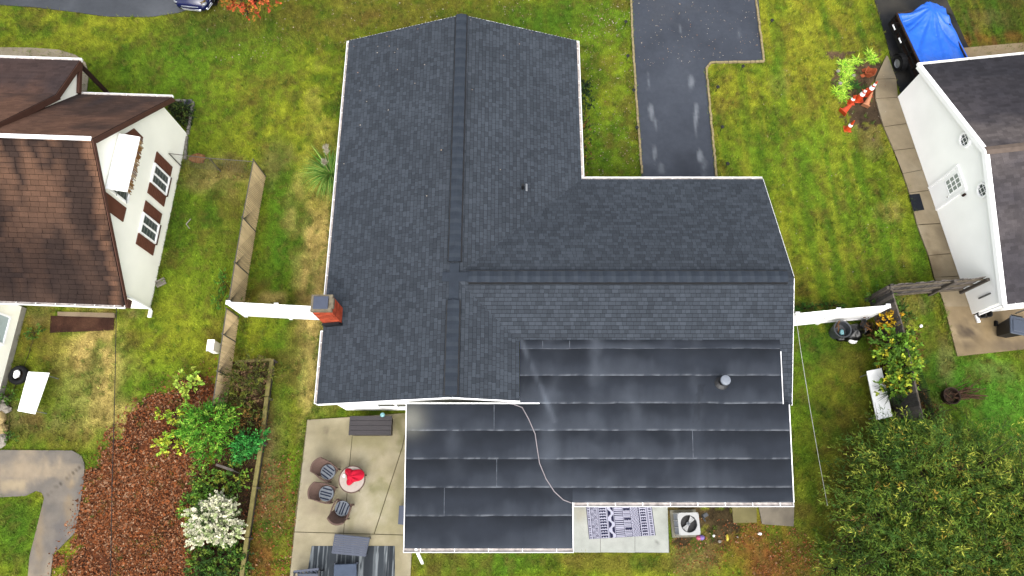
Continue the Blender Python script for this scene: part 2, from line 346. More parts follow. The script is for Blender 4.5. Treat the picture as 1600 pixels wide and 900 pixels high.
def lawn_col(co):
    x, y = co[:, 0], co[:, 1]; X, Y = to_px(co)
    c = np.repeat(np.array(S(134, 150, 36))[None], len(co), 0)
    n1 = fbm(x * .35 + 9, y * .28 + 3); n2 = fbm(x * 1.3 + 70, y * 1.1); n3 = fbm(x * 3.7, y * 3.7 + 40, 3)
    c = mixc(c, Y1, np.clip((n1 - .5) * 5, 0, 1) * .5); c = mixc(c, G2, np.clip((.48 - n1) * 5, 0, 1) * .45)
    for a, b, rx, ry, colr, k in PATCH:
        d = np.hypot((X - a) / rx, (Y - b) / ry) + (n2 - .5) * 1.3
        c = mixc(c, colr, np.clip((1.25 - d) / .8, 0, 1) * k)
    c = mixc(c, np.array(S(70, 108, 26)), np.clip((n2 - .53) * 5, 0, 1) * .65)
    c = mixc(c, np.array(S(186, 168, 84)), np.clip((.44 - n3) * 5, 0, 1) * .3)
    c = mixc(c, np.array(S(126, 92, 52)), np.clip((fbm(x * .9 + 200, y * .9) - .60) * 7, 0, 1) * .45)
    ns = fbm(x * 2.6 + y * .12, y * .28 + 11, 3); wS = np.clip((X - 1050) / 60, 0, 1) * (Y < 520) * .9 + .25
    c = mixc(c, np.array(S(180, 180, 56)), np.clip((ns - .54) * 7, 0, 1) * .38 * wS); c = mixc(c, np.array(S(84, 130, 30)), np.clip((.44 - ns) * 7, 0, 1) * .4 * wS)
    for P_, c0_, c1_ in SOILS:
        e_ = fbm(x * 1.7 + 5, y * 1.7) - .5; e2_ = fbm(x * 1.7 + 99, y * 1.7 + 44) - .5
        k_ = inpoly(x + e_ * 2.2, y + e2_ * 2.2, P_); cs_ = mixc(np.repeat(c0_[None], len(c), 0), c1_, np.clip(n2 * 3 - 1, 0, 1)); c = np.where(k_[:, None], cs_, c)
    return c * (.82 + 1.1 * (n3 - .37))[:, None] * 1.0
gx, gy = np.arange(-34, 34.01, .11), np.arange(-8, 30.01, .11)
GX, GY = np.meshgrid(gx, gy); gz = (fbm(GX.ravel() * .8, GY.ravel() * .8) - .5) * .03 - .03
GV = np.stack([GX.ravel(), GY.ravel(), gz], 1); ii = np.arange(len(gx) * len(gy)).reshape(len(gy), len(gx))
GF = np.stack([ii[:-1, :-1].ravel(), ii[:-1, 1:].ravel(), ii[1:, 1:].ravel(), ii[1:, :-1].ravel()], 1)
lawn = npmesh('lawn', GV, GF, M['lawn'], col=lawn_col(GV)); tag(lawn, 'patchy green and yellow lawn around the houses', 'lawn', kind='structure')
far = MB(); far.add([(-900, -900, -.12), (900, -900, -.12), (900, 900, -.12), (-900, 900, -.12)], [(0, 1, 2, 3)])
o = far.build('ground', mat('far_ground', S(100, 112, 40), .95, .3, .2)); tag(o, 'wide grassy ground reaching beyond the lawn', 'ground', kind='structure')

# paved areas (pixel outlines of the survey)
DRIVE = [(986, -60), (988, 60), (995, 170), (1004, 300), (1122, 300), (1119, 276), (1103, 108), (1110, 98), (1193, 97), (1180, -60)]
LDRIVE = [(-40, 6), (0, 8), (50, 11), (100, 17), (167, 26), (233, 27), (280, 20), (312, 8), (336, -12), (330, -90), (-40, -90)]
RDRIVE = [(1366, -40), (1366, 0), (1384, 60), (1399, 122), (1408, 150), (1432, 118), (1520, 90), (1475, -10), (1465, -40)]
LPATH = [(-30, 74), (50, 75), (92, 78), (118, 86), (134, 98), (139, 116), (136, 142), (60, 160), (-30, 160)]
BPATH = [(-30, 703), (113, 704), (128, 712), (133, 726), (131, 757), (118, 832), (84, 866), (77, 920), (43, 920), (47, 870), (70, 778), (66, 770), (57, 767), (40, 775), (0, 777), (-30, 778)]
RPAD = [(1458, 432), (1470, 460), (1480, 500), (1495, 557), (1600, 546), (1700, 536), (1700, 440), (1520, 440)]
PATIO = [(480, 656), (640, 645), (700, 640), (644, 860), (640, 930), (450, 930), (462, 800)]
RPATIO = [(880, 786), (1042, 790), (1046, 864), (880, 863)]
BED = [(268, 600), (300, 592), (335, 590), (345, 640), (330, 720), (312, 800), (302, 930), (78, 930), (112, 840), (148, 760), (165, 690), (200, 650)]
STRIP = [(362, 566), (420, 566), (404, 720), (378, 930), (300, 930), (312, 800), (334, 720), (345, 640)]
WALK = [(1384, 88), (1400, 122), (1402, 152), (1518, 492), (1476, 480), (1458, 432), (1450, 400), (1428, 324), (1410, 272), (1396, 236), (1377, 187), (1367, 140), (1367, 122)]
ASP = ground_fn(S(62, 66, 74), S(48, 51, 58), S(78, 83, 92), sc=.5)
DM = S(150, 156, 164)
drive_fn = ground_fn(S(80, 86, 97), S(68, 73, 83), S(92, 98, 109), [(1013, 130, 3, 13, DM, .8), (1017, 174, 3.4, 14, DM, .7), (1024, 197, 3, 10, DM, .6), (1023, 243, 3, 15, DM, .7), (1032, 262, 7, 14, DM, .5), (1080, 130, 4, 10, DM, .65), (1088, 170, 3, 9, DM, .6), (1087, 190, 2.4, 16, DM, .6), (1093, 245, 3.4, 16, DM, .65), (1099, 264, 7, 14, DM, .6), (1063, 45, 2, 10, DM, .5), (1155, 55, 5, 9, DM, .35), (1040, 20, 40, 30, S(88, 92, 100), .5)], sc=.5)
o = sheet('driveway', px(*DRIVE), .02, M['asphalt'], drive_fn, .09); tag(o, 'dark asphalt driveway with pale tyre scuffs leading to the garage', 'driveway', kind='structure')
o = sheet('driveway', px(*LDRIVE), .02, M['asphalt'], ground_fn(S(88, 92, 98), S(66, 69, 75), S(112, 116, 122), sc=.35), .3); tag(o, 'grey asphalt drive curving under the blue car', 'driveway', kind='structure')
o = sheet('driveway', px(*RDRIVE), .02, M['asphalt'], ground_fn(S(44, 46, 50), S(30, 32, 36), S(84, 80, 72), sc=.6), .3); tag(o, 'dark wet asphalt drive under the trailer', 'driveway', kind='structure')
o = sheet('path', px(*LPATH), .03, M['slab'], ground_fn(S(184, 170, 146), S(150, 136, 112), S(204, 192, 170)), .25); tag(o, 'pale concrete walk rounding the brown roofed house', 'path', kind='structure')
PF = ground_fn(S(142, 134, 124), S(112, 110, 108), S(186, 168, 142), [(60, 735, 60, 20, S(190, 172, 146), .8), (20, 760, 30, 12, S(206, 186, 150), .6), (62, 840, 8, 60, S(176, 152, 116), .5), (110, 800, 8, 50, S(176, 152, 116), .5), (100, 850, 30, 40, S(120, 116, 116), .6)])
def path_fn(co):
    c = PF(co); X, Y = to_px(co); n = fbm(co[:, 0] * 3, co[:, 1] * 3)
    e = np.abs((Y - 772) - (X - 75) * -.82 + (n - .5) * 8); return mixc(c, np.array(S(70, 62, 52)), np.clip(1.6 - e, 0, 1) * .8 * ((X > 70) & (X < 134)))
o = sheet('path', px(*BPATH), .04, M['slab'], path_fn, .1); tag(o, 'cracked L shaped weathered path in the lower left yard', 'path', kind='structure')
pad_fn = ground_fn(S(164, 144, 112), S(120, 104, 84), S(186, 166, 132), [(1510, 520, 30, 20, S(88, 78, 70), .8), (1496, 448, 30, 16, S(96, 84, 70), .7), (1580, 540, 40, 10, S(120, 106, 90), .6), (1540, 510, 16, 30, S(186, 160, 116), .5)])
o = sheet('patio', px(*RPAD), .05, M['slab'], pad_fn, .14); tag(o, 'stained tan concrete pad behind the white house', 'patio', kind='structure')
# dirt and mulch
o = sheet('planting_bed', px(*STRIP), .016, M['dirt'], ground_fn(S(84, 66, 48), S(58, 46, 34), S(108, 82, 56)), .2); tag(o, 'dark overgrown soil strip beside the timber edging', 'planting bed', kind='structure')
o = sheet('soil', px((264, 158), (302, 160), (295, 207), (262, 170)), .02, M['dirt'], ground_fn(S(62, 60, 44), S(44, 42, 32), S(90, 92, 56)), .15); tag(o, 'dark soil corner bed at the cream gable wall', 'soil', kind='structure')
# concrete patios: every poured slab is its own piece
conc = ground_fn(S(192, 181, 150), S(164, 154, 122), S(206, 198, 172), [(600, 790, 60, 60, S(168, 162, 116), .5), (510, 675, 5, 7, S(128, 116, 100), .7), (500, 725, 40, 12, S(150, 134, 116), .4), (625, 665, 12, 30, S(128, 126, 84), .7), (585, 690, 40, 20, S(168, 162, 112), .4), (580, 760, 24, 20, S(142, 140, 96), .6), (500, 800, 22, 14, S(160, 144, 124), .35), (606, 782, 3, 3, S(130, 118, 100), .6), (475, 760, 14, 60, S(170, 156, 134), .4)], sc=.7)
root = tag(link('patio', (lambda b: b.prism([Vector((p.x, p.y, .035)) for p in px(*PATIO)][::-1], (0, 0, -.1)).mesh('patio', M['dirt']))(MB())), 'tan concrete patio with crack lines beside the house', 'patio', kind='structure')
paint(root, ground_fn(S(118, 110, 84), S(96, 90, 68), S(130, 120, 92)))
SLABS = [[(480.5, 656), (552.6, 651.5), (536.2, 832.6), (460.5, 830.6)], [(553.6, 651.5), (640, 645), (627.5, 700), (584, 834), (537.3, 833)], [(641, 645), (700, 640), (650, 836), (585.5, 834), (629, 700)], [(460.3, 831.8), (536, 833.9), (536, 930), (450, 930)], [(537, 834), (649, 837), (643, 860), (640, 930), (537, 930)]]
for q in SLABS: sheet('slab', px(*q, z=.06)[::-1], .06, M['slab'], conc, .1, root, .06)
conc2 = ground_fn(S(200, 204, 196), S(186, 190, 182), S(210, 212, 204), [(1026, 849, 3, 2, S(140, 140, 134), .8), (905, 800, 14, 12, S(190, 184, 164), .6), (960, 790, 90, 8, S(178, 178, 168), .6)], sc=.6)
root = tag(link('patio', (lambda b: b.prism([Vector((p.x, p.y, .035)) for p in px(*RPATIO)][::-1], (0, 0, -.1)).mesh('patio', M['dirt']))(MB())), 'pale grey concrete pad under the patterned rug', 'patio', kind='structure')
paint(root, ground_fn(S(120, 118, 104), S(100, 98, 88), S(130, 128, 110)))
for a, b in ((880, 937.6), (938.4, 991.6), (992.4, 1043)):
    sheet('slab', px((a, 786), (b, 788), (b + (2 if b > 1000 else .3), 863.5), (a, 863), z=.06), .06, M['slab'], conc2, .12, root, .06)
walkf = ground_fn(S(170, 154, 126), S(136, 122, 100), S(188, 174, 148), [(1450, 420, 20, 40, S(124, 106, 80), .5), (1392, 110, 14, 20, S(140, 134, 118), .6)])
root = tag(link('path', (lambda b: b.prism([Vector((p.x, p.y, .03)) for p in px(*WALK)][::-1], (0, 0, -.1)).mesh('path', M['dirt']))(MB())), 'concrete slab walk along the white gable wall', 'path', kind='structure')
paint(root, ground_fn(S(70, 62, 46), S(50, 46, 34), S(80, 72, 52)))
WL = [(1384, 88), (1367, 125), (1367, 155), (1380, 199), (1396, 236), (1410, 272), (1420, 302), (1432, 352), (1450, 400), (1459, 434), (1476, 480)]
WR = [(1386, 88), (1399.5, 124), (1402, 153), (1416, 194), (1429, 232), (1441, 266), (1452, 298), (1469, 350), (1485, 397), (1497, 432), (1514, 480)]
for i in range(len(WL) - 1):
    a, b, c, d = [at(*p) for p in (WL[i], WL[i + 1], WR[i + 1], WR[i])]; e = .012
    q = [a + (b - a) * e, b + (a - b) * e, c + (d - c) * e, d + (c - d) * e]
    sheet('slab', q, .06, M['slab'], walkf, .16, root, .06)
# driveway edging: thin pale blocks down both sides
eb = MB()
blk = MB().box((0, 0, .03), (.09, .19, .1)).mesh('edging_block', M['edge'] if 'edge' in M else mat('edging_block', S(176, 160, 120), .9, .2, 5, island=.2))
def edging(line, label):
    r = thing('driveway_edging', label, 'edging', at(*line[0]), 'block edgings along the driveway')
    for a, b in zip(line[:-1], line[1:]):
        A, B = at(*a), at(*b); d = B - A; n = max(1, int(d.length / .2)); rz = math.atan2(d.y, d.x) - math.pi / 2
        for i in range(n):
            put('block', blk, r, A + d * ((i + .5) / n) + Vector((random.uniform(-.012, .012), 0, random.uniform(-.01, .02))), (0, 0, rz + random.uniform(-.06, .06)))
edging([(986, -5), (988, 60), (995, 170), (1003, 272)], 'pale block edging between the driveway and the house lawn')
edging([(1119, 276), (1103, 108), (1110, 98.5), (1193, 97), (1186, 40), (1180, -5)], 'pale block edging round the driveway turning bay on the right')

# ------------------------------------------------------------------ roof makers
def clip2(poly, a, b, c):
    out = []
    for i in range(len(poly)):
        p, q = poly[i], poly[(i + 1) % len(poly)]; dp = a * p[0] + b * p[1] - c; dq = a * q[0] + b * q[1] - c
        if dp <= 0: out.append(p)
        if (dp < 0 < dq) or (dq < 0 < dp): t = dp / (dp - dq); out.append((p[0] + (q[0] - p[0]) * t, p[1] + (q[1] - p[1]) * t))
    return out
def shingle_mb(mb, poly, exposure=.145, wr=(.12, .27), lift=.011, off=.012, gap=0., slot=0.):
    """overlapping shingle tabs over a convex roof plane"""
    P = [Vector(p) for p in poly]; n = (P[1] - P[0]).cross(P[2] - P[0]).normalized()
    if n.z < 0: n = -n; P = P[::-1]
    v = (Vector((0, 0, 1)) - n * n.z).normalized(); u = v.cross(n); o = P[0]
    Q = [((p - o).dot(u), (p - o).dot(v)) for p in P]
    if sum(Q[i][0] * Q[(i + 1) % len(Q)][1] - Q[(i + 1) % len(Q)][0] * Q[i][1] for i in range(len(Q))) < 0: Q = Q[::-1]
    u0, u1 = min(q[0] for q in Q), max(q[0] for q in Q); v0, v1 = min(q[1] for q in Q), max(q[1] for q in Q)
    k = 0
    while v0 + k * exposure < v1:
        a = v0 + k * exposure; b = min(a + exposure * (1 - gap), v1); x = u0 - random.random() * .3
        while x < u1:
            x2 = x + random.uniform(*wr); t = [(x, a), (x2 - slot, a), (x2 - slot, b), (x, b)]
            for i in range(len(Q)):
                p, q = Q[i], Q[(i + 1) % len(Q)]; A, B = q[1] - p[1], -(q[0] - p[0])
                t = clip2(t, A, B, A * p[0] + B * p[1])
                if len(t) < 3: break
            if len(t) >= 3:
                h = off + lift * random.uniform(.75, 1.5); m = len(t)
                top = [o + u * p[0] + v * p[1] + n * (off + (h - off) * (1 - (p[1] - a) / exposure)) for p in t]
                vs = top[:]; fs = [tuple(range(m))]; ed_ = []
                for i in range(m):
                    j = (i + 1) % m
                    if abs(t[i][1] - a) < 1e-4 and abs(t[j][1] - a) < 1e-4:
                        vs += [top[i] - n * h, top[j] - n * h]; ed_.append((i, len(vs) - 2, len(vs) - 1, j))
                mb.add(vs, fs + ed_); mb.m[len(mb.m) - len(ed_):] = [1] * len(ed_)
            x = x2
        k += 1
def deck(mb, poly, th=.12):
    P = [Vector(p) for p in poly]
    if (P[1] - P[0]).cross(P[2] - P[0]).z < 0: P = P[::-1]
    mb.prism(P, (0, 0, -th))
def gutter(parent, a, b, out, wd=.11, step=.75, inner=True):
    """open half-round style gutter with straps from a to b; out = outward unit vector"""
    a, b, out = Vector(a), Vector(b), Vector(out); g = MB(); d = (b - a).normalized()
    g.beam(a + out * wd / 2 + Vector((0, 0, -.10)), b + out * wd / 2 + Vector((0, 0, -.10)), wd, .012)
    g.beam(a + out * (wd + .009) + Vector((0, 0, -.05)), b + out * (wd + .009) + Vector((0, 0, -.05)), .022, .11)
    for e in (a, b): g.beam(e + Vector((0, 0, -.05)) - d * .005, e + out * wd + Vector((0, 0, -.05)) - d * .005, .012, .10)
    r = g.build('gutter', M['gutter'], parent)
    if inner:
        k = MB(); k.beam(a + out * wd / 2 + Vector((0, 0, -.085)) + d * .02, b + out * wd / 2 + Vector((0, 0, -.085)) - d * .02, wd - .012, .012); k.build('gutter_debris', M['gutter_in'], r)
    n = int((b - a).length / step); bm = None
    for i in range(n):
        p = a + (b - a) * ((i + .5) / n) + out * wd / 2 + Vector((0, 0, .008))
        if bm is None: bm = MB().box((0, 0, 0), (.022, wd + .01, .012)).mesh('gutter_strap', M['gutter'])
        put('strap', bm, r, p, (0, 0, math.atan2(d.y, d.x)))
    return r
def lerp(a, b, t): return a + (b - a) * t

# ------------------------------------------------------------------ main house
EX0, EX1, RX, SY, NY, RZ, EZ = -7.02, 2.78, -2.06, 3.58, 19.2, 4.2, 2.6
GX1, GNY, GSY, GRY = 10.06, 12.55, 3.57, 7.86
mem_z = lambda y: 2.3 + (y - .18) * .2029
H = thing('house', 'large dark shingled house with white gutters and a flat black rear roof', 'house', (1.5, 9, 0))
V3 = lambda *a: Vector(a)
vx, vy = .25, 5.70; vz = RZ - (RZ - EZ) * (GRY - vy) / (GRY - GSY)
J = V3(RX, GRY, RZ); IC = V3(EX1, GNY, EZ)
strip_y = lambda z: GRY - (RZ - z) * (GRY - GSY) / (RZ - EZ)
planes = dict(west=[V3(EX0, NY, EZ), V3(EX0, SY, EZ), V3(RX, SY, RZ), V3(RX, NY, RZ)],
 east_n=[V3(RX, NY, RZ), J, IC, V3(EX1, NY, EZ)],
 east_s=[J, V3(RX, SY, RZ), V3(vx, SY, vz), V3(vx, vy, vz)],
 gar_n=[J, V3(GX1, GRY, RZ), V3(GX1, GNY, EZ), IC],
 gar_s=[J, V3(vx, vy, vz), V3(GX1, vy, RZ - (RZ - EZ) * (GRY - vy) / (GRY - GSY)), V3(GX1, GRY, RZ)],
 gar_strip=[V3(9.3, vy, RZ - (RZ - EZ) * (GRY - vy) / (GRY - GSY)), V3(9.3, GSY, EZ), V3(GX1, GSY, EZ), V3(GX1, vy, RZ - (RZ - EZ) * (GRY - vy) / (GRY - GSY))])
rd = MB(); sh = MB()
for q in planes.values(): deck(rd, q); shingle_mb(sh, q, gap=.10, slot=.008)
roof = rd.build('roof', M['deck'], H)
tag(sh.build('shingles', [M['shingle'], M['edge_dark']], roof), kind='stuff')
# ridge vents and their cap shingles
def ridge(a, b, sx, label=None):
    a, b = Vector(a), Vector(b); d = b - a; L = d.length; rz = math.atan2(d.y, d.x); drop = .035
    v = MB(); v.beam(a + V3(0, 0, -.025), b + V3(0, 0, -.025), .50, .10); rv = v.build('ridge_vent', M['black'], roof)
    n = int(L / .148); hw = .19
    for i in range(n):
        c = MB_CAPS[i % 3]
        put('cap_shingle', c, rv, a + d * ((i + .5) / n) + V3(0, random.uniform(-.004, .004), .112), (random.uniform(-.005, .005), -.035 + random.uniform(-.006, .006), rz + random.uniform(-.01, .01)))
MB_CAPS = []
for k in range(3):
    c = MB(); x = .078; y = .205 + .006 * k
    c.add([(-x, -y, -.052), (x, -y, -.052), (x, 0, 0), (-x, 0, 0), (x, y, -.052), (-x, y, -.052), (-x, -y, -.068), (x, -y, -.068), (x, y, -.068), (-x, y, -.068)], [(0, 1, 2, 3), (3, 2, 4, 5), (6, 7, 1, 0), (4, 8, 9, 5), (0, 3, 5, 9, 6), (2, 1, 7, 8, 4)])
    MB_CAPS.append(c.mesh('cap_shingle', mat('cap_shingle_%d' % k, S(*((64, 72, 83), (70, 78, 88), (60, 68, 79))[k]), .9, .14, 3, .25, 120, fine=.12, spec=.3)))
ridge((RX, NY - .02, RZ), (RX, 8.45, RZ), 1); ridge((RX, 7.0, RZ), (RX, SY + .06, RZ), 1); ridge((-1.55, GRY, RZ), (GX1 - .25, GRY, RZ), 1)
fc = MB()
for i in range(9): fc.box((RX - .35 + i * .145 * .9, GRY, RZ + .03 + .001 * i), (.15, .34, .02), R=Matrix.Rotation(-.06, 3, 'Y'))
for i in range(9): fc.box((RX, 7.1 + i * .15, RZ + .018 + .001 * i), (.34, .15, .02), R=Matrix.Rotation(.05, 3, 'X'))
fc.build('flat_cap', MB_CAPS[0].materials[0], roof)
# walls (hidden under the eaves but for the white rear gable) and trim
wl = MB()
def wallbox(x0, y0, x1, y1, h, mi=0, t=.16):
    for a, b in (((x0, y0), (x1, y0)), ((x1, y0), (x1, y1)), ((x1, y1), (x0, y1)), ((x0, y1), (x0, y0))):
        wl.beam((*a, h / 2), (*b, h / 2), t, h, mi)
wallbox(EX0 + .45, SY + .22, EX1 - .4, NY - .3, 2.46); wallbox(EX1 - .3, GSY + .4, GX1 - .25, GNY - .35, 2.46)
wl.prism([V3(EX0 + .45, SY + .14, 2.46), V3(RX, SY + .14, RZ - .16), V3(vx - .02, SY + .14, vz - .16), V3(vx - .02, SY + .14, 2.46)], (0, .14, 0)); wl.prism([V3(EX0 + .45, NY - .22, 2.46), V3(EX1 - .4, NY - .22, 2.46), V3(RX, NY - .22, RZ - .16)][::-1], (0, -.14, 0))
wl.prism([V3(GX1 - .18, GSY + .4, 2.46), V3(GX1 - .18, GNY - .4, 2.46), V3(GX1 - .18, GRY, RZ - .16)], (-.14, 0, 0))
wl.build('wall', M['wall_white'], H)
def trim(nm, parent, *a):
    MB().beam(*a).build(nm, M['white'], parent)
for s in (SY - .012, NY + .012):
    trim('rake_board', H, (EX0, s, EZ - .11), (RX, s, RZ - .11), .024, .20); trim('rake_board', H, (RX, s, RZ - .112), ((vx, s, vz - .112) if s < 5 else (EX1, s, EZ - .112)), .024, .20)
trim('rake_board', H, (GX1 + .012, GRY, RZ - .11), (GX1 + .012, GNY, EZ - .11), .024, .2); trim('rake_board', H, (GX1 + .012, GRY, RZ - .112), (GX1 + .012, GSY, EZ - .112), .024, .2)
gutter(H, (EX0, NY - .02, EZ), (EX0, 7.3, EZ), (-1, 0, 0), .085); gutter(H, (EX0, 6.3, EZ), (EX0, SY + .02, EZ), (-1, 0, 0), .085)
gutter(H, (EX1, NY - .02, EZ), (EX1, GNY + .16, EZ), (1, 0, 0), .10); gutter(H, (EX1 + .02, GNY, EZ), (GX1 - .02, GNY, EZ), (0, 1, 0), .10)
# rear window under the gable
wf = MB(); wy = SY + .125
for dz in (1.05, 1.95): wf.box((-4.35, wy, dz), (1.5, .06, .08))
for dx in (-5.06, -4.35, -3.64): wf.box((dx, wy, 1.5), (.07, .058, .84))
wf = wf.build('window', M['white'], H); MB().box((-4.35, SY + .135, 1.5), (1.36, .03, .84)).build('pane', M['glass'], wf)
# low-slope rear roof of overlapping roll roofing, each strip its own piece
def yof(pyx, xx=850):
    lo, hi = -4., 8.
    for _ in range(40):
        m = (lo + hi) / 2; v = np.array([0, m, mem_z(m) - CAM_H]); py = 450 - FPX * (v @ _U) / (v @ _F)
        if py > pyx: lo = m
        else: hi = m
    return lo
LX0, LX1, LXM, RXB = -3.72, 9.79, 2.10, 9.58
YS0, YS1 = yof(785), yof(857)
fr = MB(); th = .16
def memprism(x0, x1, y0, y1, o=-.03): fr.prism([V3(x0, y0, mem_z(y0) + o), V3(x1, y0, mem_z(y0) + o), V3(x1, y1, mem_z(y1) + o), V3(x0, y1, mem_z(y1) + o)], (0, 0, -th))
memprism(vx + .02, RXB, SY + .1, vy - .02); memprism(LX0, LX1, YS0, SY - .06); memprism(LX0, LXM, YS1, YS0 - .002)
flat = fr.build('rear_roof', M['deck'], H)
rw = MB()
for a, b in (((LX0 + .5, SY + .1), (LX0 + .5, YS1 + .5)), ((LX0 + .5, YS1 + .5), (LXM - .3, YS1 + .5)), ((LXM - .3, YS1 + .5), (LXM - .3, YS0 + .5)), ((LXM - .3, YS0 + .5), (LX1 - .4, YS0 + .5)), ((LX1 - .4, YS0 + .5), (LX1 - .4, GSY + .5))):
    h = mem_z(min(a[1], b[1])) - .26; rw.beam((*a, h / 2), (*b, h / 2), .15, h)
rw.build('rear_wall', M['wall_white'], H)
def membrane(y0, y1, x0, x1, sd):
    """one rolled strip; lower edge slightly wavy and lapped over the next one"""
    nx = max(2, int((x1 - x0) / .07)); ny = 14
    X = np.linspace(x0, x1, nx); T = np.linspace(0, 1, ny); XX, TT = np.meshgrid(X, T); xx = XX.ravel(); t = TT.ravel()
    wav = (fbm(xx * 1.6 + sd * 7, xx * 0 + sd, 4) - .5) * .04 * (y0 > YS1 + .1)
    yl = y0 + wav * (1 if y0 > YS1 + .1 else 0); yy = yl + (y1 - yl) * t
    zz = mem_z(yy) + .006 + .012 * (1 - t) + (fbm(xx * .7, yy * .7 + 5) - .5) * .012
    V = np.stack([xx, yy, zz], 1)
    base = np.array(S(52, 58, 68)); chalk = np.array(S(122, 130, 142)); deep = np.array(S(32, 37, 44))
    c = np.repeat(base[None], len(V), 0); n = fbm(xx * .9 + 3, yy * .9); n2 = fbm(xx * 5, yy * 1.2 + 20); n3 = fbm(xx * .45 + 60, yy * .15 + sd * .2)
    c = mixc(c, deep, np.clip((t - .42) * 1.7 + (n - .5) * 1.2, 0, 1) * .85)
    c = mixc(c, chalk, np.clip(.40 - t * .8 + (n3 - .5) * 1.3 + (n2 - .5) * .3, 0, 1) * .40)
    for cx, sg, k in ((3.05, .30, .30), (4.25, .25, .22), (1.3, .30, .26), (6.6, .25, .15), (-2.1, .25, .15), (5.7, .2, .14)):
        c = mixc(c, chalk, np.exp(-((xx - cx - (n - .5) * .8) / sg) ** 2) * k * np.clip(fbm(xx * .7 + cx, yy * .8) * 2.4 - .75, 0, 1))
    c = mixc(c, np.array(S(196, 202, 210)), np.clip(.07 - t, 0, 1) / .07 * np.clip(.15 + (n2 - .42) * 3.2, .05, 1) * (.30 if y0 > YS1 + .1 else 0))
    c = mixc(c, np.array(S(150, 150, 140)), np.exp(-((xx + 3.6) / .5) ** 2 - ((yy - 3.0) / .5) ** 2) * .8)
    d = (xx - .35) - (vy - yy) * .42; c = mixc(c, chalk, np.exp(-(d / .10) ** 2) * .5 * np.clip(n2 * 2 - .3, .1, 1) * (yy > 2.9) * (xx < 1.6))
    c = mixc(c, deep, (np.abs(xx - 6.55 - (yy - 3.3) * .2) < .12) * (yy > 2.9) * (yy < 4.2) * .45 * np.clip((n2 - .35) * 4, 0, 1))
    e = np.minimum(xx - x0, x1 - xx)
    i = np.arange(nx * ny).reshape(ny, nx)
    F_ = np.stack([i[:-1, :-1].ravel(), i[:-1, 1:].ravel(), i[1:, 1:].ravel(), i[1:, :-1].ravel()], 1)
    low = V[:nx].copy(); low[:, 2] -= .03; V2 = np.concatenate([V, low]); c2 = np.concatenate([c, np.repeat(base[None] * .8, nx, 0)]); k = nx * ny
    Fs = np.stack([k + np.arange(nx - 1), k + np.arange(1, nx), np.arange(1, nx), np.arange(nx - 1)], 1)
    npmesh('membrane_strip', V2, np.concatenate([F_, Fs]), M['membrane'], flat, c2)
rows = [533, 545, 587, 630.5, 673, 717.5, 762, 785, 806.5, 857]; ys = {r: yof(r) for r in rows}
lap = .05
def X_(p, r): return at(p, r, mem_z(ys[r])).x
def row(a, b, splits, x0, x1, sd):
    xs = [x0] + splits + [x1]
    for i in range(len(xs) - 1): membrane(ys[b], ys[a] + lap, xs[i] + (.006 if i else 0), xs[i + 1] - (.006 if i < len(xs) - 2 else 0), sd + i)
row(533, 545, [X_(848, 545), X_(890, 545)], vx + .02, RXB, 1); row(545, 587, [], vx + .02, RXB, 4); row(587, 630.5, [], vx + .02, RXB, 7)
row(630.5, 673, [X_(772, 673)], LX0, LX1, 10); row(673, 717.5, [X_(1083, 717.5)], LX0, LX1, 13); row(717.5, 762, [X_(776, 762)], LX0, LX1, 16)
membrane(ys[785], ys[762] + lap, LXM + .006, LX1, 19)
row(762, 806.5, [X_(694, 806.5)], LX0, LXM, 22); row(806.5, 857, [], LX0, LXM, 25)
jm = MB()   # pale seam tape where two rolls butt
for p, a, b in ((772, 630.5, 673), (1083, 673, 717.5), (776, 717.5, 762), (694, 762, 806.5), (848, 533, 545), (890, 533, 545)):
    A, B = ys[a], ys[b]; x = X_(p, b); jm.prism([V3(x - .012, B, mem_z(B) + .027), V3(x + .012, B, mem_z(B) + .027), V3(x + .012, A, mem_z(A) + .027), V3(x - .012, A, mem_z(A) + .027)], (0, 0, -.006))
jm.build('seam_strip', mat('chalky_seam', S(104, 110, 120), .9, .5, 7), flat)
trim('roof_edge_trim', flat, (LX0 - .015, YS1, mem_z(YS1)), (LX0 - .015, SY, mem_z(SY)), .022, .10)
trim('roof_edge_trim', flat, (LX1 + .012, YS0, mem_z(YS0)), (LX1 + .012, SY - .07, mem_z(SY - .07)), .024, .10)
trim('roof_edge_trim', flat, (RXB + .01, SY - .05, mem_z(SY - .05)), (RXB + .01, vy - .35, mem_z(vy - .35)), .018, .08)
trim('roof_edge_trim', flat, (LXM + .012, YS1, mem_z(YS1)), (LXM + .012, YS0, mem_z(YS0)), .024, .10)
trim('flashing', flat, (LX0, SY - .03, mem_z(SY) + .02), (vx + .72, SY - .03, mem_z(SY) + .02), .035, .05)
gutter(H, (LXM + .06, YS0, mem_z(YS0)), (LX1 + .02, YS0, mem_z(YS0)), (0, -1, 0), .13, .9, True); gutter(H, (LX0 - .03, YS1, mem_z(YS1)), (LXM + .03, YS1, mem_z(YS1)), (0, -1, 0), .12, 1.1)
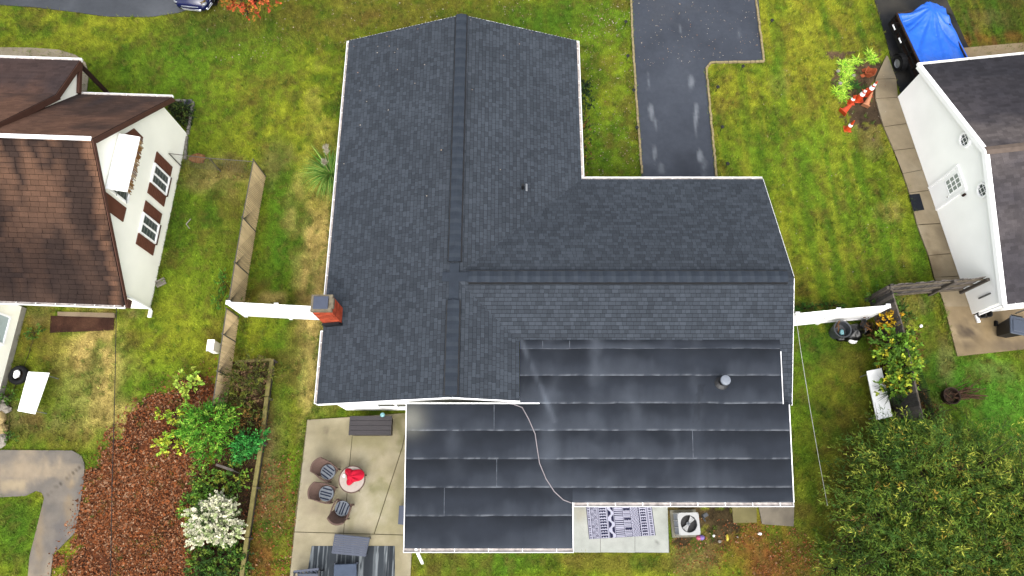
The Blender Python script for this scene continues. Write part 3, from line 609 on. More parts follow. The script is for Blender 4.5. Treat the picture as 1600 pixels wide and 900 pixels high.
# chimney at the west eave
ch0 = MB().box((-6.64, 6.82, 2.1), (.60, .54, 4.2)).build('chimney', M['mortar'], H)
bk = MB(); z = .1; r = 0
while z < 4.28:
    for face in range(4):
        L_ = .66 if face % 2 == 0 else .60; n = 3
        for i in range(n):
            s0 = -L_ / 2 + (i * L_ / n) - (.055 if r % 2 else 0); s1 = s0 + L_ / n - .012; s0, s1 = max(s0, -L_ / 2), min(s1, L_ / 2)
            c = (s0 + s1) / 2; d = s1 - s0; pr = random.uniform(0, .006)
            if face == 0: bk.box((-6.64 + c, 6.82 - .285 - pr, z), (d, .05, .062))
            elif face == 1: bk.box((-6.64 + .315 + pr, 6.82 + c, z), (.05, d, .062))
            elif face == 2: bk.box((-6.64 + c, 6.82 + .285 + pr, z), (d, .05, .062))
            else: bk.box((-6.64 - .315 - pr, 6.82 + c, z), (.05, d, .062))
    z += .076; r += 1
tag(bk.build('bricks', M['brick'], ch0), kind='stuff')
cp = MB()
for q in (((-6.64, 6.585, 4.37), (.74, .13, .15)), ((-6.64, 7.065, 4.37), (.74, .13, .15)), ((-6.945, 6.825, 4.37), (.13, .35, .148)), ((-6.305, 6.825, 4.37), (.17, .35, .148))): cp.box(*q)
cp.build('chimney_cap', M['cap_conc'], ch0)
MB().box((-6.665, 6.83, 4.46), (.52, .46, .03)).build('flue_cover', M['slatgrey'], ch0, bevel=.008)
MB().box((-6.62, 6.46, 2.9), (.7, .08, .3), R=Matrix.Rotation(-.3, 3, 'Y')).build('flashing', M['black'], ch0)
def vent_pipe(x, y, z, r, h, flash=None, m='black', parent=H):
    v = MB(); v.tube([(x, y, z - .1), (x, y, z + h)], r, 12); o_ = v.build('vent_pipe', M[m], parent)
    if flash: MB().box((x + flash[0], y + flash[1], z + .03), (flash[2], flash[3], .012), R=Matrix.Rotation(flash[4], 3, 'Y') if len(flash) > 4 else None).build('flashing', M['rim'], o_)
    return o_
p = at(817, 293, 3.6); vent_pipe(p.x, p.y, 3.62, .06, .22, (.14, -.02, .07, .30, .33)); p = at(984, 374, 3.5); vent_pipe(p.x, p.y, 3.42, .05, .2, (0, .02, .2, .2))
p = at(1127, 598, 3.1); v = vent_pipe(p.x, p.y, mem_z(p.y), .12, .42); MB().lathe((p.x, p.y, mem_z(p.y) + .42), [(.17, 0), (.18, .03), (.17, .1), (.1, .12), (.02, .125)], 16).build('vent_cap', mat('pale_cap', S(150, 158, 170), .5, .1, 9), v)
MB().lathe((p.x, p.y, mem_z(p.y)), [(.26, .02), (.22, .05), (.13, .1)], 14).build('vent_boot', M['black'], v)
# downspout at the lower left corner
MB().beam(at(650, 858, 2.0) , at(660, 880, .35), .09, .07).build('downspout', M['white'], H)

# ------------------------------------------------------------------ neighbour houses: local frame along the gable wall
class Frame:
    def __init__(s, a, b):
        s.o = at(*a); d = at(*b) - s.o; s.L = d.length; s.u = d / s.L; s.n = Vector((-s.u.y, s.u.x, 0)); s.rz = math.atan2(s.u.y, s.u.x)
    def p(s, a, z, off=0): return s.o + s.u * a + s.n * off + Vector((0, 0, z))
    def on(s, px_, py, off=0):
        d = Vector(FPX * _F + np.array([px_ - 800.0, 0, 0]) + (450.0 - py) * _U); o = Vector((0, 0, CAM_H)); q = s.o + s.n * off
        k = (q - o).dot(s.n) / d.dot(s.n); r = o + d * k; return ((r - s.o).dot(s.u), r.z)
    def quad(s, mb, pts, off, th, sgn=1, mi=0):
        """plate on the wall: pts = (s,z) list, off = face distance, th = thickness"""
        mb.prism([s.p(a, z, off) for a, z in pts], s.n * -th * sgn, mi)
BR = ground_fn(S(120, 88, 72), S(70, 56, 52), S(150, 108, 86), sc=.6)
def shingle_obj(planes, parent, m, fn, **k):
    b = MB()
    for q in planes: shingle_mb(b, q, **k)
    o = b.build('shingles', [m, M['edge_dark']], parent); paint(o, fn); return tag(o, kind='stuff')

# ---- left house: steep brown roof, cream gable wall
L = Frame((293, 210), (235, 483)); LW = -15.0
HL = thing('house', 'cream house with steep weathered brown roof and rusty awning on its gable', 'house', L.p(4, 0, -6))
SN, SZ, PK, PZ, SS, SSZ, OV = -.52, 2.13, 3.9, 6.2, 8.72, 2.15, .22
rn = lambda a: SZ + (a - SN) * (PZ - SZ) / (PK - SN)
N_ = [L.p(PK, PZ, OV), L.p(SN, SZ, OV), L.p(SN, SZ, LW), L.p(PK, PZ, LW)]; S_ = [L.p(SS, SSZ, OV), L.p(PK, PZ, OV), L.p(PK, PZ, LW), L.p(SS, SSZ, LW)]
PV = -3.72; BS, BZ, ES, EZp = .38, 3.44, -1.80, 2.70
P1 = [L.p(PK, PZ + .12, PV), L.p(BS, BZ, PV), L.p(BS, BZ, LW), L.p(PK, PZ + .12, LW)]; P2 = [L.p(BS, BZ, PV), L.p(ES, EZp, PV), L.p(ES, EZp, LW), L.p(BS, BZ, LW)]
rd = MB()
for q in (N_, S_): deck(rd, q, .16)
for q in (P1, P2): deck(rd, q, .14)
rf = rd.build('roof', mat('roof_underlay', S(34, 26, 24), .95, .1), HL)
def rng_(co):
    c = BR(co); x, y = co[:, 0], co[:, 1]
    s_ = (x - L.o.x) * L.u.x + (y - L.o.y) * L.u.y; v_ = (x - L.o.x) * L.n.x + (y - L.o.y) * L.n.y; n = fbm(v_ * 2.2, s_ * .35); n2 = fbm(v_ * .5 + 9, s_ * .8)
    N = s_ < PK; dark = np.where(N, np.clip((1.2 - s_) / 2 + (n - .5) * 2, 0, 1) * .75, 0)
    c = np.where(N[:, None], c * 1.3, c)
    c = mixc(c, np.array(S(62, 58, 62)), dark)
    sbase = np.array(S(66, 52, 46)); S2 = mixc(np.repeat(sbase[None], len(c), 0), np.array(S(44, 34, 32)), np.clip((n2 - .4) * 4, 0, 1) * .8)
    S2 = mixc(S2, np.array(S(150, 112, 88)), np.clip((n - .54) * 8, 0, 1) * .7 * np.clip((8 - s_) / 4, .15, 1)); S2 = mixc(S2, np.array(S(146, 108, 84)), np.clip(1 - np.abs(v_ - .0 + (n2 - .5) * .7) / .22, 0, 1) * .75)
    return np.where(N[:, None], c, S2)
shingle_obj([N_, P1, P2], rf, M['lroof_n'], rng_, exposure=.14, wr=(.25, .34), lift=.005); shingle_obj([S_], rf, mat('brown_shingle', attr=True, rough=.95, var=.1, scale=3, island=.12, fine=.15, fscale=30), rng_, exposure=.2, wr=(.28, .34), lift=.02, off=.03, gap=.09, slot=.009)
MB().beam(L.p(PK, PZ + .05, OV), L.p(PK, PZ + .05, LW), .14, .05).build('ridge_flashing', M['white'], rf)
bs = MB()
def slab_beam(mb, a, b, off, hgt, th, dz=0):
    A, B = L.p(a[0], a[1] + dz, off), L.p(b[0], b[1] + dz, off); mb.prism([A, B, B - Vector((0, 0, hgt)), A - Vector((0, 0, hgt))], L.n * th)
for nm, a, b, off, hg, dz in (('rake_board', (SN, SZ), (PK, PZ), OV + .005, .26, .0), ('rake_board', (PK + .01, PZ), (SS, SSZ), OV + .005, .20, .0), ('rake_board', (BS, BZ), (PK, PZ + .12), PV + .005, .3, 0), ('rake_board', (ES, EZp), (BS, BZ), PV + .006, .24, 0)):
    b_ = MB(); slab_beam(b_, a, b, off, hg, .03, dz); b_.build(nm, M['brown'], HL)
sb = MB(); sb.prism([L.p(SN, SZ - .17, 0), L.p(PK, PZ - .17, 0), L.p(PK, PZ - .17, OV), L.p(SN, SZ - .17, OV)], (0, 0, -.02)); sb.prism([L.p(PK, PZ - .175, 0), L.p(SS, SSZ - .17, 0), L.p(SS, SSZ - .17, OV), L.p(PK, PZ - .175, OV)], (0, 0, -.02)); tag(sb.build('soffit', M['brown'], HL), kind='stuff')
MB().box(L.p(8.62, 1.98, .17), (.3, .22, .26), rz=L.rz).build('eave_return', M['brown'], HL)
wl = MB(); HW = 2.42
wl.prism([L.p(0, 0), L.p(L.L, 0), L.p(L.L, 2.36), L.p(PK, PZ - .2), L.p(0, rn(0) - .18)], L.n * -.2)
wl.prism([L.p(L.L, 0, -.2), L.p(L.L, 0, LW), L.p(L.L, HW, LW), L.p(L.L, HW, -.2)][::-1], L.u * -.2); wl.prism([L.p(.2, 0, -.2), L.p(.2, 0, LW), L.p(.2, HW, LW), L.p(.2, HW, -.2)][::-1], L.u * -.2)
wl.build('wall', M['cream'], HL)
pw = MB(); pw.prism([L.p(ES + .15, EZp - .16, PV - .1), L.p(BS, BZ - .15, PV - .1), L.p(PK, PZ - .1, PV - .1), L.p(PK, PZ - .5, PV - .1), L.p(0, rn(0) - .1, PV - .1), L.p(SN + .1, SZ, PV - .1)], L.n * -.08); pw.build('porch_gable', M['cream'], HL)
MB().beam(L.p(ES + .1, EZp - .12, PV - .02), L.p(SN, SZ + .08, PV - .02), .12, .16).build('porch_beam', M['brown'], HL)
MB().tube([L.p(ES + .08, EZp - .14, PV - .06), L.p(ES + .08, 0, PV - .06)], .1, 8).build('porch_post', M['dkbrown'], HL)
gutter(HL, L.p(SN, SZ, OV), L.p(SN, SZ, PV), -L.u, .11, 1.2); gutter(HL, L.p(ES, EZp, PV + .06), L.p(ES, EZp, LW), -L.u, .12, .8); gutter(HL, L.p(SS, SSZ, LW), L.p(SS, SSZ, OV - .02), L.u, .11, .75)
MB().beam(L.p(8.3, 1.9, .08), L.p(8.3, .1, .08), .08, .06).box(L.p(8.5, .12, .1), (.3, .12, .1), rz=L.rz).build('downspout', M['white'], HL)
# windows with brown shutters
def lwin(q, parent, panes=2):
    """q: four (s,z) corners"""
    s0, s1 = min(a for a, _ in q), max(a for a, _ in q); z0, z1 = min(z for _, z in q), max(z for _, z in q)
    b = MB()
    for a, c, d, e in ((s0, s1, z0, z0 + .07), (s0, s1, z1 - .07, z1), (s0, s0 + .06, z0 + .07, z1 - .07), (s1 - .06, s1, z0 + .07, z1 - .07), ((s0 + s1) / 2 - .03, (s0 + s1) / 2 + .03, z0 + .07, z1 - .07)):
        L.quad(b, [(a, d), (c, d), (c, e), (a, e)], .07, .08)
    f = b.build('window', M['white'], parent)
    for i in range(2):
        a = s0 + .06 + i * ((s1 - s0) / 2 - .03); c = a + (s1 - s0) / 2 - .09; g = MB(); L.quad(g, [(a, z0 + .07), (c, z0 + .07), (c, z1 - .07), (a, z1 - .07)], .022, .03); pn = g.build('pane', M['glass'] if i == 0 else M['glass'], f)
    m = MB()
    for i in range(1, 5):
        z = z0 + .07 + (z1 - z0 - .14) * i / 5; L.quad(m, [(s0 + .06, z - .007), (s1 - .06, z - .007), (s1 - .06, z + .007), (s0 + .06, z + .007)], .04, .015)
    m.build('muntin', mat('grey_muntin', S(150, 156, 150), .5), f)
for s0, s1, z0, z1, sh_ in ((2.54, 3.40, .70, 2.0, (2.02, 3.44)), (4.78, 5.64, .72, 2.0, (4.26, 5.68))):
    lwin([(s0, z0), (s1, z1)], HL)
    for a in sh_:
        b = MB(); L.quad(b, [(a, z0 - .02), (a + .47, z0 - .02), (a + .47, z1 + .02), (a, z1 + .02)], .045, .04)
        for i in range(9): z = z0 + .06 + i * (z1 - z0 - .12) / 9; L.quad(b, [(a + .05, z), (a + .42, z), (a + .42, z + .08), (a + .05, z + .08)], .055, .012)
        b.build('shutter', M['shut'], HL)
    b = MB(); L.quad(b, [(s0 - .02, z0 - .09), (s1 + .02, z0 - .09), (s1 + .02, z0 - .02), (s0 - .02, z0 - .02)], .08, .08); b.build('window_sill', M['brown'], HL)
for a0, a1 in ((2.02, 2.68), (5.12, 5.70)):
    b = MB(); zt = min(4.55, rn(a0) - .5 if a0 < 3.9 else 9); L.quad(b, [(a0, 3.15), (a1, 3.15), (a1, zt + (.4 if a0 < 3 else 0)), (a0, zt - (.15 if a0 < 3 else 0))], .045, .04); b.build('shutter', M['shut'], HL)
lwin([(2.9, 3.15), (4.95, 4.5)], HL)
aw = MB(); zo = L.on(205, 272, .72)[1]
aw.prism([L.p(2.72, 4.62, .03), L.p(2.72, zo, .72), L.p(5.02, zo, .72), L.p(5.02, 4.62, .03)], (0, 0, -.03)); awn = aw.build('awning', M['white'], HL)
for i in range(16):
    s_ = 2.74 + i * .152; put('awning_rib', (lambda: RIB)() if i else None or (RIB := MB().beam((0, 0, 0), tuple(Vector((0, 0, 0)) + (L.p(0, zo, .72) - L.p(0, 4.62, .03))), .02, .02).mesh('awning_rib', M['white'])), awn, L.p(s_, 4.635, .03))
rv = MB(); rs = random.Random(3)
for i in range(46):
    s_ = 2.74 + i * .05; h = .1 + rs.random() * .22; L.quad(rv, [(s_, zo - .02 - h), (s_ + .045, zo - .02 - h), (s_ + .045, zo - .02), (s_, zo - .02)], .735 + rs.random() * .02, .01)
tag(rv.build('valance', mat('rusty_valance', ramp=[S(150, 96, 60), S(186, 140, 70), S(120, 70, 60), S(230, 220, 200), S(206, 160, 90)], rough=.8, var=0), awn), kind='stuff')
ab = MB()
for s_ in (2.8, 4.95):
    ab.tube([L.p(s_, 3.2, .03), L.p(s_, zo - .03, .7)], .018, 6); ab.tube([L.p(s_ , 3.9, .03), L.p(s_, zo + .1, .4)], .014, 6)
ab.build('awning_bracket', M['rim'], awn)
# rear wing whose white wall shows at the left edge of the yard
wing = MB(); A, B = at(41, 482), at(4, 624); d = (B - A).normalized(); nW = Vector((-d.y, d.x, 0)); hw = 2.3
wing.prism([A, A + d * 4.6, A + d * 4.6 + Vector((0, 0, hw)), A + Vector((0, 0, hw))], -nW * .2); wing.prism([A + d * 4.6, A + d * 4.6 - nW * 7, A + d * 4.6 - nW * 7 + Vector((0, 0, hw)), A + d * 4.6 + Vector((0, 0, hw))], -d * .2)
wing.build('wing_wall', M['cream'], HL)
wr = MB(); wr.prism([A + Vector((0, 0, hw + .02)) - nW * .15, A + d * 4.8 + Vector((0, 0, hw + .02)) - nW * .15, A + d * 4.8 - nW * 7 + Vector((0, 0, hw + .8)), A - nW * 7 + Vector((0, 0, hw + .8))], (0, 0, .1)); wr.build('wing_roof', M['dkbrown'], HL)
fb = MB(); fb.prism([A + nW * .02, A + d * 4.6 + nW * .02, A + d * 4.6 + nW * .02 + Vector((0, 0, .28)), A + nW * .02 + Vector((0, 0, .28))], -nW * .02); fb.build('foundation_band', mat('grey_foundation', S(186, 182, 168), .9, .2, 5), HL)
ww = MB(); c0 = A + d * 1.15
def wq(mb, a0, a1, z0, z1, off, th): mb.prism([A + d * a0 + nW * off + Vector((0, 0, z0)), A + d * a1 + nW * off + Vector((0, 0, z0)), A + d * a1 + nW * off + Vector((0, 0, z1)), A + d * a0 + nW * off + Vector((0, 0, z1))], -nW * th)
for a0, a1, z0, z1 in ((.55, 1.75, .72, .8), (.55, 1.75, 1.72, 1.8), (.55, .63, .8, 1.72), (1.67, 1.75, .8, 1.72)): wq(ww, a0, a1, z0, z1, .05, .06)
ww = ww.build('window', M['white'], HL); g = MB(); wq(g, .63, 1.67, .8, 1.72, .02, .03); g.build('pane', mat('pale_glass', S(170, 184, 184, .8), .3, .05), ww)

# ---- right house: white gable wall, low brown-grey roof
R = Frame((1402, 152), (1518, 492)); RW = 14.0
HR = thing('house', 'white gabled house with grey brown roof and two small octagonal windows', 'house', R.p(5, 0, 6))
a0, z0, ap, zp, a1, z1, ov = -.2, 2.13, 5.0, 3.88, 10.68, 2.08, -.16
N_ = [R.p(a0, z0, ov), R.p(ap, zp, ov), R.p(ap, zp, RW), R.p(a0, z0, RW)]; S_ = [R.p(ap, zp, ov), R.p(a1, z1, ov), R.p(a1, z1, RW), R.p(ap, zp, RW)]
rd = MB(); deck(rd, N_, .13); deck(rd, S_, .13); rf = rd.build('roof', M['deck'], HR)
RR = ground_fn(S(82, 78, 82), S(60, 58, 64), S(104, 97, 96), sc=.35)
def rr_fn(co):
    c = RR(co); s_ = (co[:, 0] - R.o.x) * R.u.x + (co[:, 1] - R.o.y) * R.u.y; n = fbm(co[:, 0] * .6, co[:, 1] * 2.5)
    c = mixc(c, np.array(S(52, 52, 58)), np.clip((3.2 - s_) / 3.4 + (n - .5), 0, 1) * .75)
    return mixc(c, np.array(S(136, 126, 122)), np.clip(1 - np.abs(s_ - 4.3) / 1.2 + (n - .5) * 2, 0, 1) * .55)
shingle_obj([N_, S_], rf, M['rroof'], rr_fn, exposure=.145, wr=(.16, .36), lift=.008)
cm = MB().add([(-.1, -.17, -.05), (.1, -.17, -.05), (.1, 0, 0), (-.1, 0, 0), (.1, .17, -.05), (-.1, .17, -.05)], [(0, 1, 2, 3), (3, 2, 4, 5)]).mesh('cap_shingle', mat('tan_cap', S(122, 108, 98), .9, .2, 4, island=.2))
for i in range(34): put('cap_shingle', cm, rf, R.p(ap, zp + .045, ov + .1 + i * .19), (random.uniform(-.02, .02), -.03, R.rz + math.pi / 2))
for nm, A_, B_ in (('rake_board', (a0, z0), (ap, zp)), ('rake_board', (ap, zp), (a1, z1))):
    b = MB(); A, B = R.p(*A_, ov - .005), R.p(*B_, ov - .005); b.prism([B, A, A - Vector((0, 0, .2)), B - Vector((0, 0, .2))], R.n * -.025); b.prism([A + Vector((0, 0, .03)), B + Vector((0, 0, .03)), B + Vector((0, 0, .03)) + R.n * .12, A + Vector((0, 0, .03)) + R.n * .12][::-1], (0, 0, -.05)); b.build(nm, M['white'], HR)
wl = MB(); wl.prism([R.p(R.L - .02, 0), R.p(0, 0), R.p(0, 2.05), R.p(ap, zp - .16), R.p(R.L - .02, 2.0)], R.n * .2)
for s_ in (.0, R.L - .22): wl.prism([R.p(s_, 0, .2), R.p(s_, 0, RW), R.p(s_, 2.0, RW), R.p(s_, 2.0, .2)], R.u * .2)
wl.build('wall', M['wall_white'], HR)
gutter(HR, R.p(a0, z0, ov - .02), R.p(a0, z0, RW), -R.u, .11, .9, False); gutter(HR, R.p(a1, z1, ov - .02), R.p(a1, z1, RW), R.u, .11, .9, False)
MB().beam(R.p(10.62, 1.95, .12), R.p(10.6, .15, .12), .09, .07).box(R.p(10.75, .12, .1), (.32, .1, .09), rz=R.rz).build('downspout', M['white'], HR)
def rq(mb, s0, s1, za, zb, off, th): mb.prism([R.p(s1, za, off), R.p(s0, za, off), R.p(s0, zb, off), R.p(s1, zb, off)], R.n * th)
for s_, z_ in ((3.98, 2.93), (6.22, 2.90)):
    fr_ = MB(); nn = 8
    ring = [(math.cos(t), math.sin(t)) for t in [math.pi / 8 + i * math.pi / 4 for i in range(8)]]
    for i in range(8):
        (c0, s0), (c1, s1) = ring[i], ring[(i + 1) % 8]
        fr_.prism([R.p(s_ + c * r, z_ + s * r, -.07) for c, s, r in ((c0, s0, .33), (c1, s1, .33), (c1, s1, .25), (c0, s0, .25))], R.n * .08)
    fo = fr_.build('window', M['white'], HR); g = MB(); g.prism([R.p(s_ + c * .25, z_ + s * .25, -.02) for c, s in ring], R.n * .03); g.build('pane', M['glass'], fo)
    mu = MB(); 
    for dd in (-.09, .09): rq(mu, s_ + dd - .008, s_ + dd + .008, z_ - .25, z_ + .25, -.04, .015); rq(mu, s_ - .25, s_ + .25, z_ + dd - .008, z_ + dd + .008, -.043, .015)
    mu.build('muntin', M['white'], fo)
d_ = MB(); rq(d_, 4.76, 5.70, .02, 2.02, -.03, .04); dr = d_.build('door', M['white'], HR)
tq = MB(); rq(tq, 4.66, 4.755, 0, 2.1, -.05, .06); rq(tq, 5.705, 5.80, 0, 2.1, -.05, .06); rq(tq, 4.755, 5.705, 2.025, 2.12, -.05, .06); tq.build('door_frame', M['white'], dr)
g = MB(); rq(g, 4.94, 5.54, 1.15, 1.95, -.036, .02); g.build('pane', mat('greenish_glass', S(196, 208, 200), .35, .06), dr)
mu = MB()
for i in range(4): s_ = 4.93 + i * .2; rq(mu, s_, s_ + .035, 1.12, 1.98, -.046, .014)
for i in range(4): z_ = 1.13 + i * .275; rq(mu, 4.93, 5.56, z_, z_ + .035, -.049, .014)
mu.build('muntin', M['white'], dr); MB().lathe(R.p(5.6, 1.0, -.04), [(.0, -.03), (.03, -.02), (.03, .02), (0, .03)], 8).build('handle', M['chrome'], dr)
MB().lathe(R.p(5.95, 1.95, -.07), [(.03, -.12), (.06, -.08), (.05, .06), (.0, .1)], 8).build('wall_lamp', M['dkbrown'], HR)
MB().beam(R.p(10.05, .75, -.03), R.p(10.05, 1.45, -.03), .05, .05).build('conduit', mat('grey_pipe', S(110, 108, 106), .5), HR)
p = R.p(8.0, 2.9, 1.0); vp = MB().tube([R.p(7.5, 2.95, 1.75), R.p(7.5, 3.75, 1.75)], .085, 12).build('vent_pipe', M['rim'], HR); MB().lathe(R.p(7.5, 2.95, 1.75), [(.2, .0), (.14, .08), (.09, .18)], 14).build('vent_boot', M['steel'], vp)
mtr = MB().tube([R.p(10.74, 1.3, 1.3), R.p(10.74, 1.3, 1.9)], .07, 8).tube([R.p(10.74, .3, 1.6), R.p(10.74, 1.5, 1.6)], .03, 6).build('meter_pipe', M['steel'], HR)

# ------------------------------------------------------------------ fences
def vinyl(tops, z, label):
    P = [at(*t, z) for t in tops]; r = thing('vinyl_fence', label, 'fence', (P[0].x, P[0].y, 0))
    for p in P:
        b = MB().box((p.x, p.y, z / 2 + .03), (.13, .13, z + .06)).build('post', M['white'], r)
        c = MB(); c.add([(p.x - .085, p.y - .085, z + .06), (p.x + .085, p.y - .085, z + .06), (p.x + .085, p.y + .085, z + .06), (p.x - .085, p.y + .085, z + .06), (p.x, p.y, z + .13)], [(0, 1, 4), (1, 2, 4), (2, 3, 4), (3, 0, 4), (3, 2, 1, 0)]); c.build('post_cap', M['white'], b)
    for a, b in zip(P[:-1], P[1:]):
        a = Vector((a.x, a.y, 0)); b = Vector((b.x, b.y, 0)); d = (b - a).normalized(); a = a + d * .07; b = b - d * .07
        up = lambda q, h: q + Vector((0, 0, h))
        MB().beam(up(a, z - .05), up(b, z - .05), .06, .14).build('top_rail', M['white'], r); MB().beam(up(a, .14), up(b, .14), .06, .14).build('bottom_rail', M['white'], r)
        n = max(2, int((b - a).length / .28)); L_ = (b - a).length / n
        pl = MB().box((0, 0, z / 2), (L_ - .006, .028, z - .34)).mesh('plank', M['white'])
        for i in range(n): put('plank', pl, r, a + d * ((i + .5) * L_), (0, 0, math.atan2(d.y, d.x)))
    return r
vinyl([(357, 473), (432, 477), (493, 480)], 1.9, 'white vinyl privacy fence joining the chimney to the tan slat fence')
vinyl([(1246, 491), (1310, 484.5), (1387, 478.5)], 1.95, 'white vinyl privacy fence above the rubbish bags')
# tan privacy slats in chain link
def slatfence(tops, z, label):
    P = [at(*t, z) for t in tops]; r = thing('slat_fence', label, 'fence', (P[0].x, P[0].y, 0), 'tan slatted chain link fences'); b = MB(); w_ = MB()
    for a, c in zip(P[:-1], P[1:]):
        d = c - a; n = int(d.length / .085); dn = d.normalized(); nn = Vector((-dn.y, dn.x, 0))
        for i in range(n):
            p = a + d * ((i + .5) / n); tl = random.uniform(-.02, .02); h = z - .02 + random.uniform(-.03, .02)
            b.beam((p.x + (.006 if i % 2 else 0), p.y + tl, .02), (p.x + (.006 if i % 2 else 0), p.y - tl, h), .012, .088)
        for i in range(int(d.length / .12)):
            p = a + d * (i * .12 / d.length); q = p + dn * min(z * .9, (c - p).length)
            w_.tube([(p.x + nn.x * .02, p.y + nn.y * .02, .05), (q.x + nn.x * .02, q.y + nn.y * .02, z * .95)], .005, 3)
        MB().tube([a, c], .022, 6).build('top_rail', M['steel'], r)
    for p in P: MB().tube([(p.x, p.y, 0), (p.x, p.y, z + .08)], .03, 8).build('post', M['steel'], r)
    tag(b.build('slats', M['slat'], r), kind='stuff'); tag(w_.build('wire_mesh', M['steel'], r), kind='stuff')
slatfence([(396, 250), (379, 340), (367, 410), (358, 468)], 1.5, 'long tan slatted chain link fence between the two side yards')
slatfence([(354, 482), (348, 522), (340, 580), (332, 634)], 1.3, 'short tan slatted fence running into the green shrub')
# open chain link fence from the cream wall
r = thing('chain_link_fence', 'thin open chain link fence between the cream wall and the tan slats', 'fence', L.p(1.65, 0, .1))
pts = [L.p(1.65, 0, .06), at(345, 268), at(410, 273)]; zt = 1.2
for p in pts: MB().tube([p, p + Vector((0, 0, zt))], .025, 6).build('post', M['steel'], r)
wm = MB()
for a, c in zip(pts[:-1], pts[1:]):
    MB().tube([a + Vector((0, 0, zt)), c + Vector((0, 0, zt))], .018, 6).build('top_rail', M['steel'], r); d = c - a; n = int(d.length / .1)
    for i in range(n):
        for s_ in (0, 1): wm.tube([a + d * (i / n) + Vector((0, 0, .04 if s_ else zt)), a + d * (min(n, i + 6) / n) + Vector((0, 0, zt if s_ else .04))], .0025, 3)
tag(wm.build('wire_mesh', M['steel'], r), kind='stuff')
# weathered board fences on the right
BOARDS = [MB().box((0, 0, .86 + .01 * i), (.138, .02, 1.70 + .02 * i)).mesh('board', mat('board_%d' % i, S(*((104, 98, 94), (88, 84, 82), (122, 114, 108))[i], .55), .9, .25, 6, .3, 50)) for i in range(3)]
def boardfence(P, z, side, label, posts, rails, group):
    r = thing('board_fence', label, 'fence', P[0], group)
    for a, b in zip(P[:-1], P[1:]):
        d = b - a; n = int(d.length / .146); dn = d.normalized(); nn = Vector((-dn.y, dn.x, 0)) * side
        for i in range(n): put('board', random.choice(BOARDS), r, a + d * ((i + .5) / n) + nn * (.05 + random.uniform(-.004, .004)) + Vector((0, 0, random.uniform(-.03, .02))), (random.uniform(-.015, .015), 0, math.atan2(d.y, d.x) + random.uniform(-.02, .02)))
        for h in rails: MB().beam(a + Vector((0, 0, h)), b + Vector((0, 0, h + .02)), .05, .09).build('rail', M['railwood'], r)
    for p, h in posts: MB().beam(p, p + Vector((0, 0, h)), .11, .11).build('post', M['greywood'], r)
a, m_, e = at(1391, 447, 1.7), at(1490, 438, 1.7), at(1541, 435, 1.7)
for q in (a, m_, e): q.z = 0
dn = (e - a).normalized(); sd = Vector((dn.y, -dn.x, 0)) * .07
boardfence([a, e], 1.7, 1, 'weathered board fence meeting the white gable wall with its rails showing', [(a + sd, 1.8), (m_ + sd, 1.78), (e + sd, 1.8)], (.25, .9, 1.55), 'weathered board fences')
b0, b1, b2 = at(1392, 449, 1.65), at(1414, 524, 1.65), at(1441, 652, 1.65)
for q in (b0, b1, b2): q.z = 0
boardfence([b0, b1, b2], 1.65, -1, 'weathered board fence half hidden by the yellowing vine', [(b0, 1.7), (b1, 1.72), (b2, 1.7)], (.3, 1.62), 'weathered board fences')
q = at(1353, 469); r = thing('fence_post', 'lone grey post standing in the weeds left of the board fence corner', 'post', q)
MB().beam(q, q + Vector((.03, 0, 1.72)), .12, .12).build('post', M['greywood'], r); MB().beam(q + Vector((.02, .0, 1.0)), at(1392, 449, 1.0), .04, .09).build('rail', M['greywood'], r)
# low timber edging
r = thing('timber_edging', 'long low mossy timber edging beside the overgrown strip', 'edging', at(425, 562))
TL = [(425, 561), (417, 620), (409, 690), (398, 760), (386, 840), (374, 930)]
for p, q in zip(TL[:-1], TL[1:]):
    A, B = at(*p, .42), at(*q, .42); MB().beam(A, B - (B - A).normalized() * .02, .15, .09).build('timber', M['edgewood'], r)
    MB().beam(A + Vector((-.03, 0, -.23)), B + Vector((-.03, 0, -.23)), .05, .38).build('side_board', M['boardwood'], r)
    MB().beam(Vector((A.x + .06, A.y - .05, 0)), Vector((A.x + .06, A.y - .05, .45)), .07, .07).build('stake', M['greywood'], r)
MB().beam(at(372, 565, .42), at(424, 562, .42), .1, .07).build('timber', M['edgewood'], r)
# wire panel with a wooden top bar
r = thing('wire_panel', 'leaning wire mesh panel with a wooden top bar in the weeds', 'wire panel', at(352, 770))
A, B = at(338, 726, 1.0), at(364, 735, 1.0); dn = (B - A)
MB().beam(A, B, .09, .06).build('top_bar', M['greywood'], r)
wm = MB()
for i in range(11): t = i / 10; wm.tube([A + dn * t, A + dn * max(0, min(1, t + .5)) + Vector((.0, -.1, -.95))], .006, 3); wm.tube([A + dn * t, A + dn * max(0, min(1, t - .5)) + Vector((.0, -.1, -.95))], .006, 3)
tag(wm.build('wire_mesh', M['steel'], r), kind='stuff')
for q in (A, B): MB().tube([q, q + Vector((0, -.1, -.98))], .025, 6).build('frame', M['steel'], r)
